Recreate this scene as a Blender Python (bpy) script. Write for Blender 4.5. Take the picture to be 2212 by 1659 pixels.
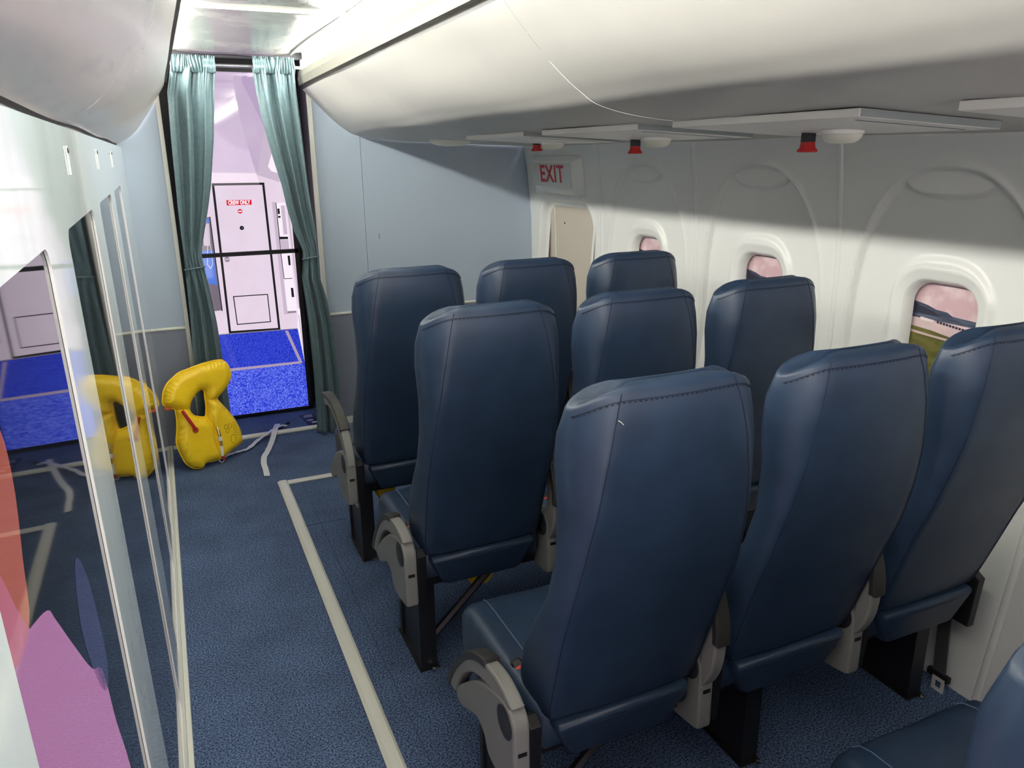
import bpy, math, random
import numpy as np
from mathutils import Vector, Matrix
random.seed(7)
for o in list(bpy.data.objects):
    bpy.data.objects.remove(o)
scn = bpy.context.scene
COL = scn.collection

# ------------------------------------------------------------------ camera
PW, PH = 2212, 1659
CX, CY, FPX = PW / 2, PH / 2, 1661.0
CAMH = 1.6
def _axes():
    vy = (330.0, 341.0)
    slope = (290.0 - 341.0) / (5150.0 - 330.0)
    Y = np.array([vy[0] - CX, vy[1] - CY, FPX]); Y /= np.linalg.norm(Y)
    Z = np.cross(Y, np.array([1, slope, 0.0])); Z /= np.linalg.norm(Z)
    if Z[1] > 0: Z = -Z
    X = np.cross(Y, Z)
    return np.stack([X, Y, Z])
AX = _axes()
def ray(px, py):
    d = np.array([px - CX, py - CY, FPX]); return AX @ (d / np.linalg.norm(d))
def on(px, py, axis, val):
    """pixel -> the point where its sight line meets the plane axis = val"""
    d = ray(px, py); c = np.array([0, 0, CAMH]); t = (val - c[axis]) / d[axis]
    return c + t * d
cam_data = bpy.data.cameras.new('camera')
cam_data.sensor_fit = 'HORIZONTAL'
cam_data.sensor_width = 36.0
cam_data.lens = FPX / PW * 36.0
cam_data.clip_start = 0.02
cam = bpy.data.objects.new('camera', cam_data); COL.objects.link(cam)
right = AX @ np.array([1, 0, 0.]); up = AX @ np.array([0, -1, 0.]); back = AX @ np.array([0, 0, -1.])
cam.matrix_world = Matrix(((right[0], up[0], back[0], 0), (right[1], up[1], back[1], 0),
                           (right[2], up[2], back[2], CAMH), (0, 0, 0, 1)))
scn.camera = cam
# ------------------------------------------------------------------ world, exposure
w = bpy.data.worlds.new('world'); scn.world = w; w.use_nodes = True
w.node_tree.nodes['Background'].inputs[0].default_value = (0.95, 0.88, 0.90, 1)   # even fill light added through the open rear end, from an unseen made-up hall
w.node_tree.nodes['Background'].inputs[1].default_value = 2.8
scn.view_settings.view_transform = 'Standard'
scn.view_settings.look = 'None'
scn.view_settings.gamma = 1.0
scn.view_settings.use_curve_mapping = False
scn.view_settings.exposure = 0.62
LED = 70.0          # radiance of the two cove light strips

# ------------------------------------------------------------------ materials
def lin(c):
    return tuple((v / 12.92 if v <= 0.04045 else ((v + 0.055) / 1.055) ** 2.4) for v in c)
def s8(r, g, b): return lin((r / 255, g / 255, b / 255))
MATS = {}
def mat(name, col, rough=0.5, metal=0.0, spec=0.5, noise=None, bump=None, emit=None, coat=0.0, sheen=0.0, stretch=None):
    """noise=(scale, colour2, contrast_lo, contrast_hi)  bump=(scale, strength, distance)"""
    if name in MATS: return MATS[name]
    m = bpy.data.materials.new(name); m.use_nodes = True
    nt = m.node_tree; N = nt.nodes; L = nt.links
    b = N['Principled BSDF']
    b.inputs['Base Color'].default_value = (*col, 1)
    b.inputs['Roughness'].default_value = rough
    b.inputs['Metallic'].default_value = metal
    b.inputs['Specular IOR Level'].default_value = spec
    b.inputs['Coat Weight'].default_value = coat
    b.inputs['Coat Roughness'].default_value = 0.08
    b.inputs['Sheen Weight'].default_value = sheen
    if noise or bump:
        tc = N.new('ShaderNodeTexCoord'); co = tc.outputs['Object']
        if stretch:
            mp = N.new('ShaderNodeMapping'); mp.inputs['Scale'].default_value = stretch
            L.new(co, mp.inputs['Vector']); co = mp.outputs[0]
    if noise:
        t = N.new('ShaderNodeTexNoise'); t.inputs['Scale'].default_value = noise[0]
        t.inputs['Detail'].default_value = 4
        L.new(co, t.inputs['Vector'])
        r = N.new('ShaderNodeValToRGB')
        r.color_ramp.elements[0].position = noise[2]; r.color_ramp.elements[0].color = (*col, 1)
        r.color_ramp.elements[1].position = noise[3]; r.color_ramp.elements[1].color = (*noise[1], 1)
        L.new(t.outputs['Fac'], r.inputs[0]); L.new(r.outputs[0], b.inputs['Base Color'])
    if bump:
        t = N.new('ShaderNodeTexNoise'); t.inputs['Scale'].default_value = bump[0]
        t.inputs['Detail'].default_value = 3
        L.new(co, t.inputs['Vector'])
        bp = N.new('ShaderNodeBump'); bp.inputs['Strength'].default_value = bump[1]
        bp.inputs['Distance'].default_value = bump[2]
        L.new(t.outputs['Fac'], bp.inputs['Height']); L.new(bp.outputs[0], b.inputs['Normal'])
    if emit:
        b.inputs['Emission Color'].default_value = (*emit[0], 1)
        b.inputs['Emission Strength'].default_value = emit[1]
    MATS[name] = m
    return m

def carpet(name, dark, light):
    m = bpy.data.materials.new(name); m.use_nodes = True
    nt = m.node_tree; N = nt.nodes; L = nt.links; b = N['Principled BSDF']
    tc = N.new('ShaderNodeTexCoord')
    t = N.new('ShaderNodeTexNoise'); t.inputs['Scale'].default_value = 190; t.inputs['Detail'].default_value = 3
    t2 = N.new('ShaderNodeTexNoise'); t2.inputs['Scale'].default_value = 5; t2.inputs['Detail'].default_value = 5
    L.new(tc.outputs['Object'], t.inputs['Vector']); L.new(tc.outputs['Object'], t2.inputs['Vector'])
    r = N.new('ShaderNodeValToRGB'); r.color_ramp.elements[0].position = 0.36; r.color_ramp.elements[0].color = (*dark, 1)
    r.color_ramp.elements[1].position = 0.70; r.color_ramp.elements[1].color = (*light, 1)
    L.new(t.outputs['Fac'], r.inputs[0])
    mx = N.new('ShaderNodeMixRGB'); mx.blend_type = 'MULTIPLY'; mx.inputs[0].default_value = 0.6
    r2 = N.new('ShaderNodeValToRGB'); r2.color_ramp.elements[0].position = 0.3; r2.color_ramp.elements[0].color = (.62, .62, .62, 1)
    r2.color_ramp.elements[1].position = 0.7; r2.color_ramp.elements[1].color = (1.1, 1.1, 1.1, 1)
    L.new(t2.outputs['Fac'], r2.inputs[0]); L.new(r.outputs[0], mx.inputs[1]); L.new(r2.outputs[0], mx.inputs[2])
    L.new(mx.outputs[0], b.inputs['Base Color'])
    b.inputs['Roughness'].default_value = 0.95; b.inputs['Specular IOR Level'].default_value = 0.1
    bp = N.new('ShaderNodeBump'); bp.inputs['Strength'].default_value = 0.5; bp.inputs['Distance'].default_value = 0.003
    L.new(t.outputs['Fac'], bp.inputs['Height']); L.new(bp.outputs[0], b.inputs['Normal'])
    MATS[name] = m
    return m

WHITE = s8(226, 226, 222)
mat('side_wall', s8(224, 224, 220), 0.28, bump=(3, 0.03, 0.01))
mat('bin_white', s8(180, 178, 172), 0.42, noise=(2.2, s8(174, 172, 168), 0.45, 0.7), bump=(4, 0.10, 0.01))
mat('bin_scuffed', s8(154, 149, 144), 0.22, noise=(9, s8(142, 139, 136), 0.52, 0.78), bump=(6, 0.10, 0.01), stretch=(1.0, 0.35, 3.0))
mat('trim_white', s8(222, 222, 210), 0.35)
mat('lip_cream', s8(116, 113, 103), 0.55)
mat('trim_edge', s8(176, 178, 172), 0.4)
mat('ceiling_panel', s8(122, 122, 119), 0.26, metal=0.2, noise=(5, s8(150, 150, 144), 0.42, 0.72), bump=(3.0, 0.22, 0.02))
mat('wall_blue', s8(172, 186, 200), 0.55, bump=(300, 0.05, 0.001))
mat('wall_slate', s8(128, 134, 148), 0.55, bump=(300, 0.05, 0.001))
mat('seam_dark', s8(70, 80, 95), 0.6)
mat('black', (0.008, 0.008, 0.009), 0.5)
mat('black_gloss', (0.006, 0.006, 0.008), 0.12)
mat('black_metal', (0.012, 0.012, 0.014), 0.38, bump=(60, 0.1, 0.001))
mat('alcove_dark', (0.012, 0.011, 0.016), 0.5)
mat('leather', s8(43, 60, 84), 0.38, spec=0.5, noise=(14, s8(39, 55, 77), 0.4, 0.65), bump=(420, 0.12, 0.0012))
mat('leather_wrinkle', s8(48, 72, 108), 0.42, spec=0.5, bump=(18, 0.15, 0.01))
mat('stitch', s8(20, 32, 56), 0.7)
mat('piping', s8(92, 118, 150), 0.5)
mat('grey_plastic', s8(136, 135, 131), 0.5, bump=(380, 0.08, 0.001))
mat('charcoal_pad', s8(52, 52, 50), 0.5, bump=(500, 0.1, 0.001))
mat('cap_dark', s8(40, 43, 48), 0.55)
mat('belt_red', s8(226, 62, 52), 0.4)
mat('belt_web', s8(70, 72, 74), 0.7)
mat('bright_metal', s8(236, 234, 226), 0.3, metal=0.2)
mat('steel', s8(215, 215, 210), 0.22, metal=1.0)
mat('curtain', s8(92, 114, 119), 0.45, sheen=0.1, spec=0.5, noise=(60, s8(82, 103, 108), 0.4, 0.65), bump=(7, 0.22, 0.02), stretch=(1, 1, 0.8))
mat('rod_steel', s8(200, 200, 205), 0.25, metal=0.9)
mat('vest_yellow', s8(255, 214, 30), 0.40, noise=(30, s8(252, 206, 24), 0.45, 0.7), bump=(38, 0.16, 0.006))
mat('vest_print', s8(110, 86, 16), 0.7)
mat('red_rubber', s8(190, 34, 34), 0.45)
mat('red_ring', s8(206, 96, 40), 0.5)
mat('brass', s8(206, 190, 130), 0.25, metal=0.9)
mat('white_plastic', s8(232, 232, 226), 0.4)
mat('strap_white', s8(222, 224, 222), 0.6, bump=(90, 0.2, 0.002))
mat('psu_white', s8(236, 232, 226), 0.4)
mat('psu_grey', s8(150, 157, 155), 0.4)
mat('lamp_cream', s8(226, 222, 206), 0.3)
mat('gasket', s8(36, 36, 38), 0.6)
mat('exit_plate', s8(206, 208, 204), 0.25)
mat('exit_red', s8(196, 34, 50), 0.4)
mat('door_beige', s8(196, 186, 172), 0.5)
mat('panel_sheet', s8(190, 198, 198), 0.06, spec=0.6, noise=(6, s8(176, 186, 184), 0.45, 0.75), bump=(2.2, 0.05, 0.01), stretch=(1, 1.2, 0.3))
mat('panel_edge', s8(232, 230, 226), 0.3)
mat('tape_white', s8(228, 228, 220), 0.4)
carpet('carpet_navy', s8(36, 50, 79), s8(124, 146, 182))
def led(name, col, st):
    m = bpy.data.materials.new(name); m.use_nodes = True
    nt = m.node_tree; nt.nodes.clear()
    e = nt.nodes.new('ShaderNodeEmission'); e.inputs[0].default_value = (*col, 1); e.inputs[1].default_value = st
    o = nt.nodes.new('ShaderNodeOutputMaterial'); nt.links.new(e.outputs[0], o.inputs[0])
    MATS[name] = m
led('led', (1.0, 0.985, 0.91), LED)
def scr_mat(name, c, st=1.0, speck=None):
    """glowing picture colour under the glossy face of a display"""
    m = mat(name, (0.01, 0.01, 0.01), 0.045, emit=(c, st * 0.66))
    if speck:
        nt = m.node_tree; N = nt.nodes; L = nt.links
        tc = N.new('ShaderNodeTexCoord'); t = N.new('ShaderNodeTexNoise'); t.inputs['Scale'].default_value = speck[0]
        t.inputs['Detail'].default_value = 3
        L.new(tc.outputs['Object'], t.inputs['Vector'])
        r = N.new('ShaderNodeValToRGB'); r.color_ramp.elements[0].position = 0.38; r.color_ramp.elements[0].color = (*c, 1)
        r.color_ramp.elements[1].position = 0.72; r.color_ramp.elements[1].color = (*speck[1], 1)
        L.new(t.outputs['Fac'], r.inputs[0]); L.new(r.outputs[0], N['Principled BSDF'].inputs['Emission Color'])
    return m

# ------------------------------------------------------------------ mesh helpers
class MB:
    def __init__(s): s.v = []; s.f = []; s.m = []; s.cm = 0
    def add(s, vs, fs):
        o = len(s.v); s.v += [tuple(map(float, p)) for p in vs]
        s.f += [tuple(i + o for i in f) for f in fs]; s.m += [s.cm] * len(fs)
        return s
    def box(s, x0, x1, y0, y1, z0, z1):
        return s.add([(x, y, z) for z in (z0, z1) for y in (y0, y1) for x in (x0, x1)],
                     [(0, 2, 3, 1), (4, 5, 7, 6), (0, 1, 5, 4), (2, 6, 7, 3), (0, 4, 6, 2), (1, 3, 7, 5)])
    def rbox(s, x0, x1, y0, y1, z0, z1, b):
        """box with chamfered vertical edges and a chamfered top and bottom"""
        def lp(i, z): return [(x0 + i + b, y0 + i, z), (x1 - i - b, y0 + i, z), (x1 - i, y0 + i + b, z), (x1 - i, y1 - i - b, z),
                              (x1 - i - b, y1 - i, z), (x0 + i + b, y1 - i, z), (x0 + i, y1 - i - b, z), (x0 + i, y0 + i + b, z)]
        return s.rings([lp(b, z0), lp(0, z0 + b), lp(0, z1 - b), lp(b, z1)], True)
    def rings(s, rs, cap=True, closed=True):
        n = len(rs[0]); vs = [p for r in rs for p in r]; fs = []
        for k in range(len(rs) - 1):
            for i in range(n if closed else n - 1):
                j = (i + 1) % n
                fs.append((k * n + i, k * n + j, (k + 1) * n + j, (k + 1) * n + i))
        if cap:
            fs.append(tuple(range(n - 1, -1, -1))); fs.append(tuple((len(rs) - 1) * n + i for i in range(n)))
        return s.add(vs, fs)
    def tube(s, pts, r, n=8, cap=True):
        pts = [Vector(p) for p in pts]; rs = []
        for i, p in enumerate(pts):
            a = pts[max(i - 1, 0)]; b = pts[min(i + 1, len(pts) - 1)]
            t = (b - a).normalized()
            u = t.cross(Vector((0, 0, 1)))
            if u.length < 0.05: u = t.cross(Vector((0, 1, 0)))
            u.normalize(); v = t.cross(u)
            rr = r[i] if isinstance(r, (list, tuple)) else r
            rs.append([p + u * rr * math.cos(2 * math.pi * k / n) + v * rr * math.sin(2 * math.pi * k / n) for k in range(n)])
        return s.rings(rs, cap)
    def lathe(s, prof, n=24, c=(0, 0, 0), axis='z'):
        rs = []
        for r, h in prof:
            ring = []
            for k in range(n):
                a = 2 * math.pi * k / n; x, y = r * math.cos(a), r * math.sin(a)
                p = {'z': (x, y, h), 'x': (h, x, y), 'y': (y, h, x)}[axis]
                ring.append((p[0] + c[0], p[1] + c[1], p[2] + c[2]))
            rs.append(ring)
        return s.rings(rs, True)
    def poly(s, loop, d0, d1, bev, tf):
        """extrude a 2-D outline from d0 to d1 with chamfered rims; tf(u, v, d) -> xyz"""
        P = np.array(loop, float); n = len(P)
        e = np.roll(P, -1, 0) - P; e /= (np.linalg.norm(e, axis=1)[:, None] + 1e-12)
        nr = np.stack([-e[:, 1], e[:, 0]], 1); nv = nr + np.roll(nr, 1, 0)
        nv /= (np.linalg.norm(nv, axis=1)[:, None] + 1e-9)
        area = 0.5 * np.sum(P[:, 0] * np.roll(P[:, 1], -1) - np.roll(P[:, 0], -1) * P[:, 1])
        if area < 0: nv = -nv
        I = P + nv * bev
        H = P + nv * bev * 0.3
        sg = 1 if d1 > d0 else -1
        rs = [[tf(u, v, d0) for u, v in I], [tf(u, v, d0 + sg * bev * 0.3) for u, v in H], [tf(u, v, d0 + sg * bev) for u, v in P],
              [tf(u, v, d1 - sg * bev) for u, v in P], [tf(u, v, d1 - sg * bev * 0.3) for u, v in H], [tf(u, v, d1) for u, v in I]]
        return s.rings(rs, True)
    def mesh(s, name, mats, smooth=True, angle=40):
        me = bpy.data.meshes.new(name); me.from_pydata(s.v, [], s.f)
        for m in (mats if isinstance(mats, (list, tuple)) else [mats]):
            me.materials.append(MATS[m] if isinstance(m, str) else m)
        for p, k in zip(me.polygons, s.m): p.material_index = k
        fix_normals(me)
        if smooth:
            me.polygons.foreach_set('use_smooth', [True] * len(me.polygons))
            if angle: me.set_sharp_from_angle(angle=math.radians(angle))
        me.update()
        return me
    def build(s, name, mats, parent=None, smooth=True, angle=40, loc=None):
        return obj(name, s.mesh(name, mats, smooth, angle), parent, loc)
def fix_normals(me):
    import bmesh
    bm = bmesh.new(); bm.from_mesh(me); bmesh.ops.recalc_face_normals(bm, faces=bm.faces); bm.to_mesh(me); bm.free()
def obj(name, me, parent=None, loc=None):
    o = bpy.data.objects.new(name, me); COL.objects.link(o)
    if parent: o.parent = parent
    if loc: o.location = loc
    return o
def empty(name, loc=(0, 0, 0)):
    o = bpy.data.objects.new(name, None); COL.objects.link(o); o.location = loc; o.empty_display_size = 0.1
    return o
def tag(o, label=None, cat=None, group=None, kind=None):
    if label: o['label'] = label
    if cat: o['category'] = cat
    if group: o['group'] = group
    if kind: o['kind'] = kind
    return o
def copy_tree(o, parent=None):
    c = o.copy(); COL.objects.link(c); c.parent = parent
    for ch in list(o.children): copy_tree(ch, c)
    return c
def rr(cu, cv, hu, hv, r, n=6):
    out = []
    for sx, sy, a0 in ((1, 1, 0), (-1, 1, 90), (-1, -1, 180), (1, -1, 270)):
        for k in range(n + 1):
            a = math.radians(a0 + 90 * k / n)
            out.append((cu + sx * (hu - r) + r * math.cos(a), cv + sy * (hv - r) + r * math.sin(a)))
    return out
def smooth_curve(pts, n=8, closed=False):
    P = [np.array(p, float) for p in pts]; out = []; m = len(P)
    rng = range(m) if closed else range(m - 1)
    for i in rng:
        if closed: p0, p1, p2, p3 = P[(i - 1) % m], P[i], P[(i + 1) % m], P[(i + 2) % m]
        else: p0, p1, p2, p3 = P[max(i - 1, 0)], P[i], P[i + 1], P[min(i + 2, m - 1)]
        for k in range(n):
            t = k / n
            out.append(0.5 * ((2 * p1) + (-p0 + p2) * t + (2 * p0 - 5 * p1 + 4 * p2 - p3) * t * t + (-p0 + 3 * p1 - 3 * p2 + p3) * t ** 3))
    if not closed: out.append(P[-1])
    return [tuple(p) for p in out]
def sstep(a, b, x):
    t = np.clip((x - a) / (b - a), 0, 1); return t * t * (3 - 2 * t)
def text_mesh(txt, size, sx=1.0, bold=0.0, extrude=0.0008, spacing=1.0):
    cu = bpy.data.curves.new('lettering', 'FONT'); cu.body = txt; cu.size = size; cu.offset = bold
    cu.extrude = extrude; cu.align_x = 'CENTER'; cu.align_y = 'CENTER'; cu.space_character = spacing
    o = bpy.data.objects.new('lettering', cu); COL.objects.link(o)
    dg = bpy.context.evaluated_depsgraph_get()
    me = bpy.data.meshes.new_from_object(o.evaluated_get(dg))
    bpy.data.objects.remove(o)
    for v in me.vertices: v.co.x *= sx
    return me
def place_text(me, origin, right_dir, up_dir):
    r = Vector(right_dir).normalized(); u = Vector(up_dir).normalized(); n = r.cross(u)
    M = Matrix(((r.x, u.x, n.x, origin[0]), (r.y, u.y, n.y, origin[1]), (r.z, u.z, n.z, origin[2]), (0, 0, 0, 1)))
    me.transform(M)
    return me

# ================================================================== SETTING
YF, YB = 4.55, -1.5          # front partition, rear end of the cabin
XL = -0.14                   # glossy partition on the aisle side
def wall_x(z):               # inner face of the curved side wall
    return np.interp(z, [0, .15, .3, .6, .94, 1.2, 1.32, 1.5, 1.64, 1.8], [2.05, 2.075, 2.1, 2.145, 2.168, 2.165, 2.156, 2.137, 2.116, 2.08])

floor = MB().box(-0.5, 2.3, YB, 5.2, -0.05, 0.0).build('floor', 'carpet_navy', smooth=False)
tag(floor, kind='structure')
# carpet joints on the seat platform
for (x0, x1, y0, y1) in ((0.487, 0.4885, YB, 3.74), (0.40, 0.60, 3.255, 3.2565)):
    MB().box(x0, x1, y0, y1, -0.001, 0.0012).build('carpet_joint', 'stitch', floor, smooth=False)

def strip_profile(name, p0, p1, wid, h, parent=None, m=('trim_white', 'trim_edge')):
    """low floor moulding with a sloped edge running from p0 to p1 (its left edge)"""
    p0 = Vector((*p0, 0)); p1 = Vector((*p1, 0)); d = (p1 - p0).normalized(); r = Vector((d.y, -d.x, 0))
    pr = [(0, 0.0005), (0, h * .5), (wid * .25, h), (wid * .82, h), (wid, h * .45), (wid, 0.0005)]
    b = MB(); rings = [[p + r * u + Vector((0, 0, v)) for u, v in pr] for p in (p0, p1)]
    b.rings(rings, True)
    o = b.build(name, list(m), parent, smooth=False)
    for i, p in enumerate(o.data.polygons):
        if abs(p.normal.z) < 0.75 : p.material_index = 1  # steep faces take a greyer copy of the white, shading put into colour
    return o
t1 = strip_profile('trim_1', (0.372, YB), (0.372, 3.80), 0.05, 0.012); tag(t1, kind='structure')
t2 = strip_profile('trim_2', (0.422, 3.80), (1.95, 3.80), 0.042, 0.012); tag(t2, kind='structure')
t3 = MB().tube([(-0.1, 4.555, 0.006), (0.83, 4.555, 0.006)], 0.016, 10).build('trim_3', 'trim_white'); tag(t3, kind='structure')
t4 = MB().box(0.83, 2.06, 4.535, 4.549, 0.0, 0.05).build('baseboard_front', 'trim_white', smooth=False); tag(t4, kind='structure')
bl = MB().box(-0.118, -0.104, YB, 4.535, 0.0, 0.03)
bl.box(-0.132, -0.119, YB, 4.535, 0.0, 0.055)
o = bl.build('baseboard_left', 'trim_white', smooth=False); tag(o, kind='structure')

# ---- front partition with the doorway
wf = MB()
wf.box(-0.2, 0.045, YF + .02, YF + .06, 0, 2.3).box(0.835, 2.3, YF + .02, YF + .06, 0, 2.3).box(0.045, 0.835, YF + .02, YF + .06, 2.1, 2.3)
wall_front = wf.build('wall_front', 'alcove_dark', smooth=False); tag(wall_front, kind='structure')
for (x0, x1) in ((-0.2, 0.046), (0.834, 1.0895), (1.0915, 2.3)):
    MB().rbox(x0, x1, YF, YF + .02, 0.70, 2.2, 0.0008).build('wall_panel', 'wall_blue', wall_front, smooth=False)
for (x0, x1) in ((-0.2, 0.046), (0.834, 2.3)):
    MB().rbox(x0, x1, YF, YF + .02, 0.0, 0.696, 0.0008).build('lower_panel', 'wall_slate', wall_front, smooth=False)
    MB().tube([(x0, YF - .001, .698), (x1, YF - .001, .698)], 0.0085, 8).build('chair_rail', 'trim_white', wall_front)
for x0 in (0.046, 0.812):
    MB().rbox(x0, x0 + .022, YF - .008, YF + .03, 0.0, 2.06, 0.002).build('door_trim', 'trim_white', wall_front, smooth=False)
# small wear marks on the blue panel
MB().box(1.168, 1.171, YF - .0006, YF, 1.125, 1.155).build('scuff_mark', 'seam_dark', wall_front, smooth=False)
# alcove behind the doorway
al = MB().box(0.03, 0.05, YF + .06, 5.12, 0, 2.3).box(0.83, 0.85, YF + .06, 5.12, 0, 2.3).box(0.03, 0.85, 5.1, 5.12, 0, 2.3).box(0.03, 0.85, YF + .06, 5.12, 2.16, 2.18)
o = al.build('wall_alcove', 'alcove_dark', smooth=False); tag(o, kind='structure')

# ---- ceiling panels
ceil = MB().box(-0.4, 2.4, YB, 4.56, 2.30, 2.34).build('ceiling', 'alcove_dark', smooth=False); tag(ceil, kind='structure')
joints = [YB, -0.1, 1.53, 3.155, 4.50]
for y0, y1 in zip(joints, joints[1:]):
    b = MB(); nx, ny = 24, 20; vs = []
    for j in range(ny + 1):
        for i in range(nx + 1):
            u, v = i / nx, j / ny
            x = 0.072 + u * 0.727; y = y0 + .002 + v * (y1 - y0 - .004)
            sag = 0.018 * math.sin(math.pi * u) ** 1.0 + 0.004 * math.sin(3 * math.pi * u + 2 * y) + 0.004 * math.sin(2.3 * y + 1)
            if y1 == 4.50: sag += 0.012 * v ** 6 * (1 - 0.5 * math.cos(2 * math.pi * u * 2))
            vs.append((x, y, 2.13 - sag))
    b.add(vs, [(j * (nx + 1) + i, j * (nx + 1) + i + 1, (j + 1) * (nx + 1) + i + 1, (j + 1) * (nx + 1) + i) for j in range(ny) for i in range(nx)])
    o = b.build('ceiling_panel', 'ceiling_panel', ceil)
    so = o.modifiers.new('s', 'SOLIDIFY'); so.thickness = 0.004; so.offset = 1
for yj in joints[1:4]:
    MB().box(0.10, 0.77, yj - .003, yj + .003, 2.104, 2.135).build('joint_strip', 'trim_white', ceil, smooth=False)
for xj in (.135, .735): MB().box(xj - .001, xj + .001, YB, 4.49, 2.112, 2.135).build('joint_strip', 'trim_edge', ceil, smooth=False)

# unseen half-height blocker added to keep low rear fill off the floor
o = MB().rbox(.50, 2.06, -.22, -.17, 0.0, 1.28, .004).build('rear_light_block', 'wall_slate', smooth=False); tag(o, kind='structure')

# ---- glossy partition on the aisle side with tall dark displays
def sheet_with_holes(name, outer, holes, x0, x1, mats):
    cu = bpy.data.curves.new(name, 'CURVE'); cu.dimensions = '2D'; cu.fill_mode = 'BOTH'
    for lp in [outer] + holes:
        sp = cu.splines.new('POLY'); sp.points.add(len(lp) - 1); sp.use_cyclic_u = True
        for p, q in zip(sp.points, lp): p.co = (q[0], q[1], 0, 1)
    cu.extrude = abs(x1 - x0) / 2
    o = bpy.data.objects.new(name, cu); COL.objects.link(o)
    dg = bpy.context.evaluated_depsgraph_get(); me = bpy.data.meshes.new_from_object(o.evaluated_get(dg)); bpy.data.objects.remove(o)
    for v in me.vertices:
        y, z, d = v.co; v.co = ((x0 + x1) / 2 + d + left_lean(z), y, z)
    me.materials.clear()
    for m in mats: me.materials.append(MATS[m])
    me.update()
    for p in me.polygons:
        p.material_index = 0 if abs(p.normal.x) > 0.7 else 1
        p.use_smooth = False
    return me
def left_lean(z): return 0.022 * (1 - min(z, 1.5) / 1.5)
PANES = [(-1.13, -.53), (-.28, .32), (.575, 1.175), (1.43, 2.03), (2.28, 2.88), (3.13, 3.73)]
holes = [rr((a + b) / 2, (0.12 + 1.49) / 2, (b - a) / 2, (1.49 - 0.12) / 2, 0.035, 6) for a, b in PANES]
me = sheet_with_holes('wall_left', [(YB, 0.0), (YF, 0.0), (YF, 1.655), (YB, 1.655)], holes, XL - .004, XL, ('panel_sheet', 'panel_edge'))
wall_left = obj('wall_left', me); tag(wall_left, kind='structure')
# shallow picture: dim figures glowing in the nearest display
for n_, c_, e_ in (('figure_orange', s8(196, 104, 82), .40), ('figure_indigo', s8(62, 66, 104), .30), ('figure_mauve', s8(172, 112, 156), .56)):
    mat(n_, (0.006, 0.007, 0.010), 0.03, emit=(c_, e_))
mat('dark_glass', (0.006, 0.007, 0.010), 0.03)
disp_lab = {1: 'glossy wall display out of view, mauve glow added as fill, beside the rear light blocker',
            2: 'dark glossy wall display with dim orange and mauve figures, beside the hanging-belt row',
            3: 'dark glossy wall display in the cutout next to the mauve glowing one',
            4: 'dark glossy wall display second from the slate partition corner',
            5: 'dark glossy wall display nearest the yellow life vest and partition corner',
            0: 'glossy wall display out of view, mauve glow added as fill, at the open rear end'}
for k, (a, b) in enumerate(PANES):
    lp = rr((a + b) / 2, 0.805, (b - a) / 2 + .012, 0.697, 0.03, 4)
    m = MB().poly(lp, XL - .045, XL - .0045, 0.002, lambda u, v, d: (d + left_lean(v), u, v))
    o = m.build('wall_display', 'dark_glass', smooth=False)
    tag(o, disp_lab[k], 'display')
    if k <= 2:                                   # nearest display's picture, repeated in two unseen ones as added pink fill
        sh = (a - PANES[2][0])
        for col_, pts in (('figure_orange', [(.565, 1.43), (.70, 1.40), (.72, 1.345), (.69, 1.28), (.66, 1.235), (.565, 1.26)]),
                          ('figure_indigo', [(.875, 1.10), (.925, 1.16), (.985, 1.10), (1.0, .98), (.955, .96), (.905, 1.01)]),
                          ('figure_mauve', [(.565, 1.262), (.66, 1.232), (.735, 1.205), (.76, 1.18), (.816, 1.115), (.885, 1.04), (.952, .99), (.972, .90), (1.01, .79), (1.03, .60), (1.02, .3), (.98, .14), (.565, .14)])):
            MB().add([(XL - .0042 + left_lean(v), u + sh, v) for u, v in smooth_curve(pts, 4, True)], [tuple(range(len(pts) * 4))]).build('picture_figure', col_, o, smooth=False)
# three strips of tape with screws near the top of the partition
for (y, z0, z1) in ((1.637, 1.572, 1.622), (2.47, 1.572, 1.624), (3.31, 1.568, 1.625)):
    t = MB().rbox(XL + .0002, XL + .0022, y - .011, y + .011, z0, z1, 0.0006).build('tape_strip', 'tape_white', wall_left, smooth=False)
    MB().lathe([(0.005, 0), (0.005, .002), (0.002, .003)], 10, (XL + .002, y, z1 - .008), 'x').build('screw', 'gasket', t)

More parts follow.
